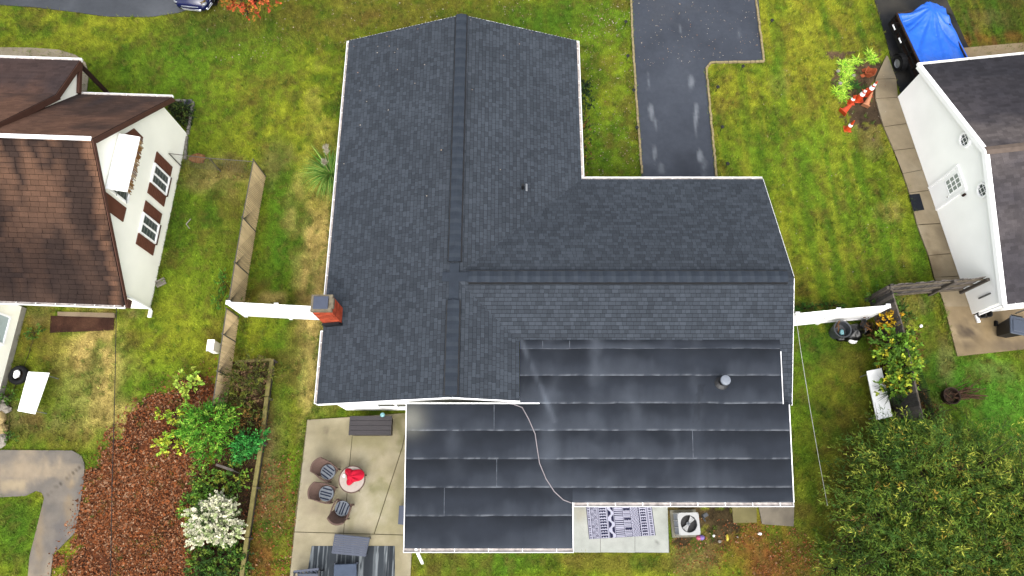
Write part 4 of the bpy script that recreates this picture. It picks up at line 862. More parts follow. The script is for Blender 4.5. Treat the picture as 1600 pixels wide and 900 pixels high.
# green net fence
r = thing('net_fence', 'sagging dark green garden net behind the board fence', 'net fence', at(1432, 560)); P = [at(*t, .9) for t in ((1424, 512), (1436, 560), (1452, 610), (1466, 668))]
wm = MB()
for a, c in zip(P[:-1], P[1:]):
    d = c - a; n = int(d.length / .07)
    for i in range(n): q = a + d * (i / n); wm.tube([q + Vector((0, 0, -.12 * math.sin(math.pi * i / n))), q + Vector((-.12, 0, -.85))], .007, 3)
    for h in range(12): wm.tube([a + Vector((-.12 * h / 12, 0, -.85 * h / 12)), (a + c) / 2 + Vector((-.12 * h / 12, 0, -.12 - .73 * h / 12)), c + Vector((-.12 * h / 12, 0, -.85 * h / 12))], .007, 3)
tag(wm.build('net', M['net'], r), kind='stuff')
for p in P: MB().tube([(p.x, p.y, 0), (p.x, p.y, .95)], .015, 6).build('post', M['net'], r)

# ------------------------------------------------------------------ patio furniture
def chair0():
    r = thing('patio_chair', 'brown wicker chair with striped grey cushion, nearest the deck box', 'chair', (0, 0, 0), 'wicker chairs round the fire table')
    s = MB(); s.box((.03, 0, .35), (.56, .58, .10)); s.build('seat', M['wicker'], r)
    b = MB(); n = 9
    for z, off, w_ in ((.3, -.22, .31), (.60, -.36, .33), (.88, -.52, .32)):
        for i in range(n): t = -1 + 2 * i / (n - 1); b.v.append((off - .02 + .13 * t * t, w_ * t, z))
        for i in range(n): t = -1 + 2 * i / (n - 1); b.v.append((off + .04 + .13 * t * t, w_ * t * .95, z))
    for k in range(2):
        for i in range(n - 1): A = k * 2 * n + i; b.f += [(A, A + 1, A + 2 * n + 1, A + 2 * n), (A + n + 1, A + n, A + 3 * n, A + 3 * n + 1)]
    A = 4 * n
    for i in range(n - 1): b.f.append((A + i, A + i + 1, A + n + i + 1, A + n + i))
    b.f += [(0, 2 * n, 3 * n, n), (2 * n, 4 * n, 5 * n, 3 * n), (n - 1, 2 * n - 1, 4 * n - 1, 3 * n - 1), (3 * n - 1, 4 * n - 1, 6 * n - 1, 5 * n - 1)]; b.m = [0] * len(b.f); b.build('backrest', M['wicker'], r)
    for y in (-.31, .31):
        MB().tube([(-.26, y, .62), (-.05, y * 1.05, .63), (.2, y * 1.03, .62), (.3, y * .96, .56), (.31, y * .93, .3)], .03, 6).build('armrest', M['wicker'], r)
        for x in (-.24, .28): MB().tube([(x, y * .9, 0), (x, y * .9, .34)], .025, 6).build('leg', M['wicker'], r)
    c = MB().lathe((.06, 0, .40), [(.27, 0), (.285, .04), (.27, .085), (.0, .09)], 18, cap1=False).build('cushion', M['cushion'], r)
    for i, y in enumerate((-.19, -.06, .03, .16)): MB().box((.06, y, .494), (.46 - abs(y) * .6, .045, .006)).build('stripe', M['navy'], c)
    return r
c0 = chair0(); q = at(516, 737); c0.location = q + Vector((0, 0, .06)); c0.rotation_euler.z = math.radians(-34)
q = at(513, 771); dup(c0, q + Vector((0, 0, .06)), math.radians(-14), 'brown wicker chair with striped grey cushion, the middle one west of the table')
q = at(539, 797); dup(c0, q + Vector((0, 0, .06)), math.radians(72), 'brown wicker chair turned with its back toward the slatted grey table')
q = at(556, 750); T = thing('round_table', 'round pale topped patio table with dark rim', 'table', q + Vector((0, 0, .06)))
MB().lathe(q + Vector((0, 0, .62)), [(.46, 0), (.46, .05), (0, .055)], 36, cap1=False).build('tabletop', M['tabletop'], T); MB().lathe(q + Vector((0, 0, .60)), [(.47, 0), (.50, .02), (.505, .06), (.49, .075), (.462, .07), (.462, 0)], 36, cap0=False, cap1=False).build('rim', M['wicker'], T)
MB().lathe(q + Vector((0, 0, .06)), [(.33, 0), (.3, .3), (.36, .55)], 16).build('base', M['wicker'], T)
for a in range(4): t = a * math.pi / 2 + .4; MB().tube([q + Vector((.44 * math.cos(t), .44 * math.sin(t), .06)), q + Vector((.40 * math.cos(t), .40 * math.sin(t), .62))], .025, 6).build('leg', M['dkbrown'], T)
# red cloth heaped on the table
c = at(548, 745, .7); n = 48; cl = MB(); rs = random.Random(5)
ringR = [0, .06, .12, .18, .24, .29]; 
cl.v.append((c.x, c.y, .93)); 
for k, rr in enumerate(ringR[1:]):
    for j in range(n):
        t = 2 * math.pi * j / n; f = .5 + .5 * math.sin(7 * t + 1.3 * math.sin(2 * t)) ; f2 = .5 + .5 * math.sin(11 * t + 2)
        el = 1 + .45 * math.cos(t - .3) * (k > 1) + .35 * math.sin(3 * t + 1) * (k > 2)
        cl.v.append((c.x + rr * el * math.cos(t), c.y + rr * el * math.sin(t), .69 + .23 * (1 - (k + 1) / 5) ** 1.2 + (.09 * f + .04 * f2) * min(1, k / 2) * (1 if k < 4 else .3)))
for j in range(n): cl.f.append((0, 1 + j, 1 + (j + 1) % n))
for k in range(4):
    for j in range(n): A = 1 + k * n; cl.f.append((A + j, A + n + j, A + n + (j + 1) % n, A + (j + 1) % n))
cl.m = [0] * len(cl.f); o = cl.build('cloth', M['red'], None, smooth=True); tag(o, 'crumpled bright red cloth heaped on the round table', 'cloth')
tgm = MB().box((c.x - .24, c.y + .03, .775), (.07, .09, .01), R=Matrix.Rotation(.3, 3, 'Y') @ Matrix.Rotation(.3, 3, 'X')).build('care_tag', M['white'], o)
# deck box
q = at(585, 672, 0); D = thing('deck_box', 'dark brown slatted deck box below the white rear wall', 'deck box', q + Vector((0, 0, .06)))
bx, by, bw, bd, bh = q.x - .03, q.y + .1, 1.62, .74, .58
b = MB(); b.box((bx, by, .06 + bh / 2), (bw - .1, bd - .08, bh)); b.build('body', M['dkbox'], D, bevel=.02)
for i in range(4): put('lid_slat', (lambda: LIDM)() if i else (LIDM := MB().box((0, 0, 0), (bw, .17, .05)).mesh('lid_slat', M['dkbox'])), D, (bx, by - bd / 2 + .095 + i * .183, .06 + bh + .03))
for s_ in (-1, 1): MB().box((bx + s_ * (bw / 2 - .03), by, .06 + bh - .02), (.05, bd, .05)).build('lid_edge', M['dkbox'], D)
p = at(598, 648.5, .75); o = MB().lathe((p.x, p.y, .672), [(.07, 0), (.085, .1), (.08, .16), (.03, .18)], 14).build('cup', M['aqua']); tag(o, 'pale aqua cup standing on the deck box', 'cup')
# rug, slatted table, ottoman, slatted chair
RG = px((487, 853), (617, 853), (617, 960), (470, 960), z=.066)
def rugf(co):
    x, y = co[:, 0], co[:, 1]; v = vnoise(x * 30, y * .12 + 3); v2 = vnoise(x * 30 + 90, y * 3.5); v3 = vnoise(x * 5, y * .1)
    b = mixc(np.repeat(np.array(S(72, 78, 84))[None], len(co), 0), np.array(S(40, 44, 50)), np.clip((v3 - .3) * 2.5, 0, 1) * .5)
    return mixc(b, np.array(S(168, 176, 180)), np.clip((v - .60) * 5, 0, 1) * np.clip(v2 * 2 - .3, 0, 1) * .85)
o = sheet('rug', RG[::-1], .07, mat('woven_rug', attr=True, rough=.95, var=.05), rugf, .022, None, .008); tag(o, 'charcoal rug with pale vertical streaks on the patio', 'rug')
def slat_table(qd, z, label, name, cat, ns=9):
    P = [at(*t, z) for t in qd]; cx = sum((p for p in P), Vector()) / 4; r = thing(name, label, cat, (cx.x, cx.y, .07))
    for i in range(ns):
        t0, t1 = (i + .06) / ns, (i + .94) / ns; A, B = lerp(P[0], P[3], t0), lerp(P[1], P[2], t0); C_, D_ = lerp(P[1], P[2], t1), lerp(P[0], P[3], t1)
        b = MB(); b.prism([D_, C_, B, A], (0, 0, -.025)); b.build('slat', M['slatgrey'], r)
    for i in range(4): MB().beam(P[i] - Vector((0, 0, .04)), P[(i + 1) % 4] - Vector((0, 0, .04)), .04, .04).build('frame', M['slatgrey'], r)
    for p in P: k = lerp(p, Vector((cx.x, cx.y, p.z)), .06); MB().beam(Vector((k.x, k.y, .07)), Vector((k.x, k.y, z - .03)), .045, .045).build('leg', M['slatgrey'], r)
slat_table([(523.5, 835), (577, 840.5), (570.5, 869), (518.5, 864)], .48, 'blue grey slatted coffee table half on the charcoal rug', 'slatted_table', 'table')
P = [at(*t, .45) for t in ((522, 882), (556.5, 880.5), (558, 918), (520, 920))]; r = thing('ottoman', 'square blue grey padded ottoman on the rug', 'ottoman', (P[3].x, P[3].y, .07))
b = MB(); b.prism([p for p in P[::-1]], (0, 0, -.12)); b.build('cushion', mat('blue_grey_cover', S(92, 104, 124), .8, .12, 5, .2, 12), r, bevel=.02)
for p in P: MB().beam((p.x, p.y, .07), (p.x, p.y, .34), .05, .05).build('leg', M['slatgrey'], r)
r = thing('slatted_chair', 'dark grey slatted armchair cut off at the lower left of the patio', 'chair', at(478, 905)); A, B = at(459, 893, .75), at(498, 889, .75)
MB().beam(A, B, .07, .05).build('back_rail', M['slatgrey'], r)
for i in range(7): t = (i + .5) / 7; k = lerp(A, B, t); MB().beam(k, k + Vector((0, -.12, -.42)), .07, .02).build('slat', M['slatgrey'], r)
for k in (A, B): MB().beam(k + Vector((0, 0, -.1)), k + Vector((0, -.62, -.12)), .06, .05).build('armrest', M['black'], r); MB().beam(k + Vector((0, -.03, 0)), (k.x, k.y - .1, .07), .05, .05).build('leg', M['black'], r); MB().beam(k + Vector((0, -.6, -.14)), (k.x, k.y - .6, .07), .05, .05).build('leg', M['black'], r)
MB().box(((A.x + B.x) / 2, A.y - .4, .38), (.8, .6, .05)).build('seat', M['slatgrey'], r)
P = [at(*t, .5) for t in ((624, 790), (640, 790), (640, 821), (622, 819))]; b = MB(); b.prism(P[::-1], (0, 0, -.44)); r = thing('storage_box', 'plain grey storage box tucked under the flat roof edge', 'storage box', (P[0].x, P[0].y, .06)); b.build('body', M['slatgrey'], r, bevel=.015); b = MB(); b.prism([p + Vector((0, 0, .03)) for p in P[::-1]], (0, 0, -.025)); b.build('lid', M['slatgrey'], r)

# ------------------------------------------------------------------ patterned rug, air conditioner, odds and ends by the rear wall
q0, q1, q2, q3 = [at(*t, .07) for t in ((915.5, 791.5), (1018, 788), (1024.5, 836.5), (920.5, 842.5))]
# the head of the rug lies further in under the eave
nx, ny = 150, 72; U_, V_ = np.meshgrid(np.arange(nx + 1) / nx, np.arange(ny + 1) / ny); qa = [np.array(q) for q in (q0, q1, q2, q3)]
up = (qa[0] - qa[3]) * .12; qa[0] = qa[0] + up; qa[1] = qa[1] + (qa[1] - qa[2]) * .12
PV_ = ((1 - U_)[..., None] * qa[0] + U_[..., None] * qa[1]) * (1 - V_)[..., None] + ((1 - U_)[..., None] * qa[3] + U_[..., None] * qa[2]) * V_[..., None]
u, v = U_.ravel(), V_.ravel(); ink = np.zeros(len(u), bool); vv = v * 18; z_ = lambda k, a: np.abs(((v * k) % 1) - .5) * 2 * a
bands = [(0, .055, 'dot'), (.055, .155, 'chev'), (.18, .30, 'ikat'), (.315, .405, 'tri'), (.42, .54, 'line'), (.555, .655, 'chevb'), (.67, .785, 'zig'), (.80, .90, 'ikat'), (.915, 1, 'dot')]
for a, b, k in bands:
    m = (u >= a) & (u <= b); t = (u - a) / (b - a)
    if k == 'dot': p = (np.abs(t - .5) < .25) & ((v * 20) % 1 < .55) | (t < .12)
    elif k == 'chev': p = ((v * 22 + np.abs(((t * 4) % 1) - .5) * 1.6) % 1) < .48
    elif k == 'ikat': p = ((v * 13) % 1 < .42 + .3 * np.abs(np.sin(t * 9.4))) & (t > .1) & (t < .9)
    elif k == 'tri': p = ((np.abs(((v * 3.2) % 1) - .5) * 2 > t + .25) & (t < .5)) | ((np.abs(((v * 3.2 + .5) % 1) - .5) * 2 > 1.25 - t) & (t > .5))
    elif k == 'line': p = ((v * 19) % 1 < .42)
    elif k == 'chevb': p = np.where(((v * 3.6 + .3 + np.abs(((t * 3) % 1) - .5) * .1) % 1) < .22, True, ((v * 20 + np.abs(((t * 5) % 1) - .5) * 1.4) % 1) < .4)
    else: p = ((t * 5 + z_(5, 1.6)) % 1) < .42
    ink |= m & p
for s_ in (.167, .178, .308, .412, .547, .662, .79, .905, .058): ink |= np.abs(u - s_) < .004
ink |= (u < .012) | (u > .988)
cc = np.where(ink[:, None], np.array(S(44, 44, 72))[None], np.array(S(206, 206, 226))[None])
i = np.arange((nx + 1) * (ny + 1)).reshape(ny + 1, nx + 1); PVr = PV_.reshape(-1, 3); PVr[:, 2] = .072 + (fbm(u * 6, v * 4) - .5) * .012
o = npmesh('rug', PVr, np.stack([i[:-1, :-1].ravel(), i[1:, :-1].ravel(), i[1:, 1:].ravel(), i[:-1, 1:].ravel()], 1), M['print'], col=cc); tag(o, 'white and navy tribal patterned rug on the pale concrete', 'rug')
ch = MB()
for j in range(ny): pass
A = thing('air_conditioner', 'light grey outdoor air conditioner with a dark round fan', 'air conditioner', at(1068, 818))
az, aw_ = .80, .78; C = at(1076.5, 818.5, az); C.z = 0; rz = math.radians(1.5)
MB().box((C.x, C.y, .03), (.98, .98, .1), rz=rz).build('pad', mat('pad_concrete', S(150, 146, 130), .9, .2, 6), A)
MB().box((C.x, C.y, .32), (aw_ - .06, aw_ - .06, .5), rz=rz).build('body', mat('dark_coil', S(70, 76, 84), .6), A)
lv = [MB().box((0, 0, 0), (aw_ - .04, .016, .022)).mesh('louvre', M['acside'])]
for f in range(4):
    t = rz + f * math.pi / 2
    for i in range(9): put('louvre', lv[0], A, (C.x + math.sin(t) * (aw_ / 2 - .015), C.y - math.cos(t) * (aw_ / 2 - .015), .12 + i * .075), (.4, 0, t))
    for s_ in (-.36, -.12, .12, .36): p = Vector((C.x + math.sin(t) * (aw_ / 2 - .008) + math.cos(t) * s_, C.y - math.cos(t) * (aw_ / 2 - .008) + math.sin(t) * s_, .42)); MB().box(p, (.03, .02, .7), rz=t).build('corner_bar', M['acgrey'], A)
tp = MB(); n = 32
sq = []
for j in range(n):
    t = 2 * math.pi * (j + .5) / n; k = aw_ / 2 / max(abs(math.cos(t)), abs(math.sin(t))); sq.append((t, k))
Rz = Matrix.Rotation(rz, 3, 'Z')
for zz in (az, az - .06):
    for t, k in sq: tp.v.append(tuple(C + Rz @ Vector((k * math.cos(t), k * math.sin(t), zz))))
    for t, k in sq: tp.v.append(tuple(C + Rz @ Vector((.305 * math.cos(t), .305 * math.sin(t), zz))))
for j in range(n): k = (j + 1) % n; tp.f += [(j, k, n + k, n + j), (2 * n + j, 2 * n + k, k, j), (n + j, n + k, 3 * n + k, 3 * n + j)]
tp.m = [0] * len(tp.f); tp.build('top_panel', M['acgrey'], A)
MB().lathe(C + Vector((0, 0, az - .2)), [(.30, 0), (.0, .001)], 24, cap0=False, cap1=False).build('fan_well', M['black'], A)
for f in range(2):
    t = math.radians(52) + f * math.pi; b = MB(); a_, b_ = .42, .30
    b.add([C + Vector((.06 * math.cos(t - .6), .06 * math.sin(t - .6), az - .06)), C + Vector((.28 * math.cos(t - .38), .28 * math.sin(t - .38), az - .08)), C + Vector((.29 * math.cos(t + .38), .29 * math.sin(t + .38), az - .04)), C + Vector((.08 * math.cos(t + .6), .08 * math.sin(t + .6), az - .05))], [(0, 1, 2, 3)]); b.build('fan_blade', M['acgrey'], A)
MB().lathe(C + Vector((0, 0, az - .14)), [(.07, 0), (.07, .05), (.0, .06)], 12, cap1=False).build('fan_hub', M['acside'], A)
gd = MB()
for k in (2, 4): gd.lathe(C + Vector((0, 0, az + .004)), [(.05 * k + .01, 0), (.05 * k + .012, .003)], 28, cap0=False, cap1=False)
for k in range(8): t = k * math.pi / 4; gd.tube([C + Vector((0, 0, az + .005)), C + Vector((.31 * math.cos(t), .31 * math.sin(t), az + .005))], .003, 3)
tag(gd.build('fan_guard', M['black'], A), kind='stuff')
b = MB().tube([at(1101, 802, .5), at(1098, 808, .3), at(1102, 814, .05)], .03, 6).box(at(1101, 805, .45), (.18, .12, .3), rz=.5).build('disconnect_box', M['bin'], A)
for q, lab, f in ((((1143, 788), (1181, 788), (1181.5, 816.5), (1145, 817)), 'square mossy concrete stepping slab below the gutter', ground_fn(S(140, 132, 92), S(116, 110, 74), S(160, 152, 116))), (((1184, 788), (1240, 788), (1239, 822.5), (1190, 819)), 'dark stained concrete stepping slab at the rear right corner', ground_fn(S(128, 120, 108), S(84, 80, 78), S(156, 146, 128), sc=1.6))):
    o = sheet('stepping_slab', px(*q)[::-1], .07, M['slab'], f, .1); tag(o, lab, 'slab')
def toy(name, label, cat, pxy, m, d, **k): p = at(*pxy); o = MB().blob((p.x, p.y, d[2] * .8), d, hash(label) % 99, .12, 8).build(name, M[m], None, smooth=True); return tag(o, label, cat)
p = at(1093, 840); r = thing('toy_ball', 'small pink and violet toy ball beside the air conditioner', 'toy', p); MB().blob((p.x - .06, p.y, .09), (.1, .09, .09), 1, .1, 8).build('pink_half', M['pink'], r, True); MB().blob((p.x + .06, p.y + .01, .1), (.11, .1, .1), 2, .1, 8).build('violet_half', M['violet'], r, True)
toy('toy_scoop', 'yellow plastic toy scoop lying in the brown grass', 'toy', (1136, 840), 'yellow', (.06, .13, .05)); toy('litter_scrap', 'white scrap of litter beside the yellow scoop', 'litter', (1115, 837), 'white', (.05, .05, .03)); toy('litter_scrap', 'pale scrap of litter under the rear gutter corner', 'litter', (1187, 834), 'white', (.09, .05, .03)); toy('litter_scrap', 'pale pebble like scrap below the yellow scoop', 'litter', (1124, 846), 'stone', (.07, .06, .04)); toy('litter_scrap', 'small pale scrap right of the yellow scoop', 'litter', (1152, 839), 'stone', (.04, .04, .03))

# ------------------------------------------------------------------ things in the left yard
P = [at(*t, .72) for t in ((44, 580.5), (77, 582.5), (54.5, 647), (27, 642))]; r = thing('folding_table', 'long white folding table on the grass in the left yard', 'table', (P[0].x, P[0].y, 0))
b = MB(); b.prism(P[::-1], (0, 0, -.045)); b.build('tabletop', M['white'], r, bevel=.01)
cx = sum((p for p in P), Vector()) / 4
for p in P: k = lerp(p, cx, .14); MB().tube([k - Vector((0, 0, .04)), (k.x, k.y, 0)], .018, 6).build('leg', M['rim'], r)
q = at(33, 587); r = thing('tyre_planter', 'black tyre planter holding a white stone beside the white table', 'planter', q); pr = [(.19 + .0, .04)] + [(.29 + .1 * math.cos(t), .14 + .12 * math.sin(t)) for t in [math.pi + i * -2 * math.pi / 12 for i in range(12)]]
MB().lathe(q, [(.29 + .1 * math.cos(t), .14 + .12 * math.sin(t)) for t in [i * 2 * math.pi / 12 for i in range(13)]], 24, cap0=False, cap1=False).build('tyre', M['rubber'], r, True); MB().lathe(q, [(.28, .08), (0, .081)], 16, cap1=False).build('soil', mat('dark_soil', S(58, 46, 38), .95, .3, 12), r)
o = MB().blob((q.x - .02, q.y + .02, .24), (.13, .17, .1), 4, .25, 10).build('white_stone', M['white'], None, True); tag(o, 'white lump of stone lying inside the tyre planter', 'stone')
P = [at(*t) for t in ((80, 494), (179, 492), (178, 516), (78, 520))]; o = sheet('soil', P[::-1], .03, mat('dark_mulch', attr=True, rough=.95, var=.2, scale=5, bump=.5, bscale=30, fine=.25, fscale=25), ground_fn(S(70, 44, 34), S(50, 34, 28), S(96, 66, 50), sc=1.5), .12); tag(o, 'dark brown rectangle of bare mulch under the eave', 'soil', kind='structure')
o = sheet('kerb', px((92, 488), (181, 490), (181, 497), (92, 494))[::-1], .1, M['slab'], ground_fn(S(150, 132, 108), S(120, 104, 86), S(170, 152, 128)), .2); tag(o, 'low concrete kerb above the brown mulch rectangle', 'kerb', kind='structure')
q = at(339, 545, 0); r = thing('utility_box', 'small white box standing against the tan slat fence', 'box', q); b = MB().box((q.x, q.y, .3), (.24, .42, .6)).build('body', M['white'], r); MB().box((q.x, q.y, .62), (.28, .46, .04)).build('lid', M['white'], b)
for i, (pp, d, lab) in enumerate((((5, 636), (.28, .2, .12), 'pale rounded rock nearest the white wing wall'), ((12, 641), (.2, .14, .1), 'small pale rock beside the larger rock by the wall'), ((2, 655), (.26, .3, .15), 'tan block at the top of the loose row on the left edge'), ((3, 671), (.3, .26, .15), 'tan block in the middle of the loose row on the left edge'), ((4, 688), (.26, .3, .14), 'tan block at the bottom of the loose row on the left edge'), ((8, 624), (.16, .14, .1), 'pale rock touching the wing wall corner'))):
    p = at(*pp); o = MB().blob((p.x, p.y, d[2] * .6), d, i + 20, .22, 9).build('rock', M['stone'] if i != 2 and i != 3 else mat('tan_stone', S(196, 172, 120), .9, .2, 6)); tag(o, lab, 'rock')
p = at(310, 250); o = MB().blob((p.x, p.y, .14), (.36, .24, .2), 61, .22, 9).build('rock', M['brownstone']); tag(o, 'large brown boulder by the cream wall corner', 'rock')
p = at(252, 442); r = thing('splash_block', 'small white splash block lying by the cream wall', 'splash block', p); R3 = Matrix.Rotation(.5, 3, 'Z')
for o_, d in (((0, .12, .05), (.4, .03, .1)), ((0, -.12, .05), (.4, .03, .1)), ((-.18, 0, .05), (.03, .22, .098))): MB().box(p + R3 @ Vector(o_), d, R=R3).build('side', M['stone'], r)
MB().box(p + Vector((0, 0, .01)), (.37, .21, .02), R=R3).build('floor', M['stone'], r)
p = at(294, 350); o = MB().tube([at(298, 342, .03), at(291, 350, .05), at(296, 357, .03)], .022, 6).build('bent_strip', M['cord']); tag(o, 'thin bent pale strip lying on the side lawn', 'strip')
# brick edging and urn of the corner bed
r = thing('bed_edging', 'row of small edging stones round the dark corner bed', 'edging', at(302, 160)); bm_ = MB().box((0, 0, .05), (.11, .2, .12)).mesh('edging_stone', mat('edging_stone', S(150, 146, 138), .9, .25, 8))
for a, c in (((266, 158), (302, 159)), ((303, 160), (294, 212)), ((293, 214), (290, 250))):
    A, B = at(*a), at(*c); d = B - A; n = int(d.length / .23)
    for i in range(n): put('stone', bm_, r, A + d * ((i + .5) / n), (0, 0, math.atan2(d.y, d.x) + math.pi / 2 + random.uniform(-.15, .15)))
p = at(297, 165); r = thing('flower_pot', 'small dark round pot at the corner of the bed', 'pot', p); MB().lathe(p, [(.1, 0), (.15, .24), (.17, .25), (.13, .24), (.1, .12)], 14).build('pot', M['bin'], r)

# ------------------------------------------------------------------ right yard
def tub(): pass
q = at(1304, 521); r = thing('rubbish_tub', 'round dark grey tub full of scraps in front of the white fence', 'bin', q)
MB().lathe(q, [(.25, 0), (.31, .5), (.33, .68), (.36, .7), (.36, .73), (.31, .72), (.28, .4), (0, .38)], 22, cap1=False).build('tub', M['bin'], r)
o = MB().beam(q + Vector((-.1, .15, .4)), q + Vector((-.22, .25, 1.0)), .05, .03).beam(q + Vector((-.05, -.05, .42)), q + Vector((-.2, .1, .85)), .04, .03).build('scrap_wood', M['brownstone']); tag(o, 'two brown sticks poking out of the grey tub', 'sticks')
o = MB().blob((q.x + .06, q.y - .08, .48), (.1, .13, .08), 3, .3, 9).build('bottle', M['aqua'], None, True); tag(o, 'pale aqua bottle lying inside the grey tub', 'bottle')
for i, (pp, d, lab) in enumerate((((1328, 523), (.42, .36, .36), 'large shiny black rubbish bag next to the grey tub'), ((1346, 515), (.3, .3, .3), 'smaller black rubbish bag against the white fence'), ((1316, 528), (.34, .2, .16), 'flat black rubbish bag in front of the grey tub'))):
    p = at(*pp); o = MB().blob((p.x, p.y, d[2] * .85), d, i + 7, .28, 16).build('rubbish_bag', M['bag'], None, True); tag(o, lab, 'bag', 'black rubbish bags')
p = at(1329, 532); o = MB().lathe((p.x, p.y, 0), [(.06, 0), (.16, .08), (.19, .2), (.15, .32), (.06, .38), (0, .385)], 18, cap1=False).build('ball', M['white'], None, True); tag(o, 'white ball in front of the black rubbish bags', 'ball')
Pq = [(1354.5, 580), (1377.5, 575), (1385, 606), (1394.5, 650.5), (1370.5, 656.5), (1362, 617)]; zq = [.66, .66, .54, .66, .66, .54]
P = [at(*t, z) for t, z in zip(Pq, zq)]; r = thing('old_table', 'sagging white folding table beside the board fence', 'table', (P[0].x, P[0].y, 0))
b = MB(); b.prism([P[0], P[5], P[2], P[1]], (0, 0, -.05)); b.prism([P[5] - Vector((0, .002, 0)), P[4], P[3], P[2] - Vector((0, .002, 0))], (0, 0, -.05)); b.build('tabletop', M['white'], r)
cx = sum((p for p in P), Vector()) / 6
for i in (0, 1, 3, 4): k = lerp(P[i], cx, .12); MB().tube([k - Vector((0, 0, .04)), (k.x, k.y, 0)], .018, 6).build('leg', M['rim'], r)
# fire ring with brush
q = at(1481, 620); r = thing('fire_ring', 'rusty dark fire ring with twigs beside it on the grass', 'fire ring', q); MB().lathe(q, [(.30, 0), (.33, .28), (.34, .29), (.30, .28), (.27, .06), (0, .05)], 20, cap1=False).build('ring', M['rust'], r)
st = MB(); rs = random.Random(9)
for i in range(40):
    a = q + Vector((rs.uniform(.1, .7), rs.uniform(-.1, .3), rs.uniform(.03, .25))); t = rs.uniform(-.2, .6); l = rs.uniform(.4, 1.0); st.tube([a, a + Vector((l * math.cos(t), l * math.sin(t), rs.uniform(-.08, .1)))], rs.uniform(.008, .018), 4)
for i in range(10): a = q + Vector((rs.uniform(-.25, .25), rs.uniform(-.25, .25), .1)); t = rs.uniform(0, 6); st.tube([a, a + Vector((.4 * math.cos(t), .4 * math.sin(t), .2))], .012, 4)
o = st.build('brushwood', mat('twigs', S(112, 84, 66), .9, .3, 9)); tag(o, 'heap of dry brown twigs spilling right of the fire ring', 'twigs', kind='stuff')
o = MB().tube([at(1446, 652, .3), at(1462, 644, .5), at(1488, 640, .35)], .03, 6, r1=.012).tube([at(1462, 644, .5), at(1470, 634, .4)], .015, 5).build('branch', M['bark']); tag(o, 'dead bare branch lying below the fire ring', 'branch')
o = MB().blob((*at(1438, 510).xy, .06), (.07, .07, .06), 3, .2, 8).build('rock', M['white']); tag(o, 'small white stone on the grass near the green net', 'rock')
# wheelie bin and black pots
q = at(1562, 519); r = thing('wheelie_bin', 'black wheelie bin with a blue grey lid on the concrete pad', 'bin', q); Rb = Matrix.Rotation(math.radians(-12), 3, 'Z')
b = MB(); pts0 = [(-.24, -.3), (.24, -.3), (.24, .3), (-.24, .3)]
vs = [q + Rb @ Vector((x * .82, y * .8, .1)) for x, y in pts0] + [q + Rb @ Vector((x * 1.12, y * 1.1, 1.0)) for x, y in pts0]; b.add(vs, [(3, 2, 1, 0), (4, 5, 6, 7), (0, 1, 5, 4), (1, 2, 6, 5), (2, 3, 7, 6), (3, 0, 4, 7)]); b.build('body', M['black'], r, bevel=.02)
b = MB(); b.box(q + Vector((0, 0, 1.04)), (.6, .74, .07), R=Rb); b.box(q + Rb @ Vector((.0, -.02, 1.09)), (.44, .5, .04), R=Rb); b.build('lid', M['binlid'], r, bevel=.02)
MB().tube([q + Rb @ Vector((-.22, .42, 1.0)), q + Rb @ Vector((.22, .42, 1.0))], .025, 6).build('handle', M['black'], r)
for s_ in (-.24, .24): MB().lathe(q + Rb @ Vector((s_, .3, .12)), [(.0, -.03), (.12, -.03), (.12, .03), (0, .03)], 14, R=Rb @ Matrix.Rotation(math.pi / 2, 3, 'Y'), cap0=False, cap1=False).build('wheel', M['rubber'], r)
for pp, lab in (((1527, 494), 'left of two empty black pots behind the white wall'), ((1537, 492.5), 'right of two empty black pots behind the white wall')):
    q = at(*pp); r = thing('plant_pot', lab, 'pot', q, 'empty black pots'); MB().lathe(q, [(.13, 0), (.16, .3), (.175, .31), (.145, .3), (.11, .04), (0, .035)], 16, cap1=False).build('pot', M['black'], r)
q = at(1432, 317, .07); r = thing('door_mat', 'plain black door mat on the concrete walk', 'mat', q); b = MB(); b.prism(px((1420.5, 304), (1437, 302.5), (1444.5, 327.5), (1428, 330), z=.082)[::-1], (0, 0, -.018)); b.build('mat', mat('black_mat', S(38, 42, 50), .9, .15, 20), r, bevel=.004)
# cones
def cone(at_px, label, h=.7, lying=None, m='orange', collar=2, sc=1.):
    h *= 1.15; sc *= 1.25
    q = at(*at_px); r = thing('traffic_cone', label, 'cone', q, 'orange traffic cones in the flower bed')
    Rm = Matrix.Identity(3) if lying is None else Matrix.Rotation(lying, 3, 'Z') @ Matrix.Rotation(math.radians(72), 3, 'Y'); o_ = q + (Vector((0, 0, .0)) if lying is None else Vector((0, 0, .13)))
    MB().box(o_ + Rm @ Vector((0, 0, .015)), (.34 * sc, .34 * sc, .03), R=Rm).build('base', M[m], r, bevel=.008)
    R0, R1 = .14 * sc, .025; rad = lambda t: R0 + (R1 - R0) * t
    MB().lathe(o_, [(rad(0), .03), (rad(1), h), (.0, h + .005)], 20, R=Rm, cap1=False).build('body', M[m], r)
    for t0, t1 in ((.42, .62), (.72, .86))[:collar]: MB().lathe(o_, [(rad(t0) + .004, .03 + (h - .03) * t0), (rad(t1) + .004, .03 + (h - .03) * t1)], 20, R=Rm, cap0=False, cap1=False).build('collar', M['reflect'], r)
cone((1328.5, 160), 'small upright orange cone with one white collar beside the daylilies', .5, None, 'orange', 1, .8)
cone((1314, 178), 'plain orange cone tipped on its side at the left of the bed', .55, math.radians(38), 'orange', 0, .95)
cone((1323.5, 202), 'orange cone with a white collar standing lowest in the bed', .62, None, 'orange', 1, .8)
cone((1341, 155), 'bright orange cone with two white collars leaning in front of the pair', .75, None, 'orange', 2, 1.)
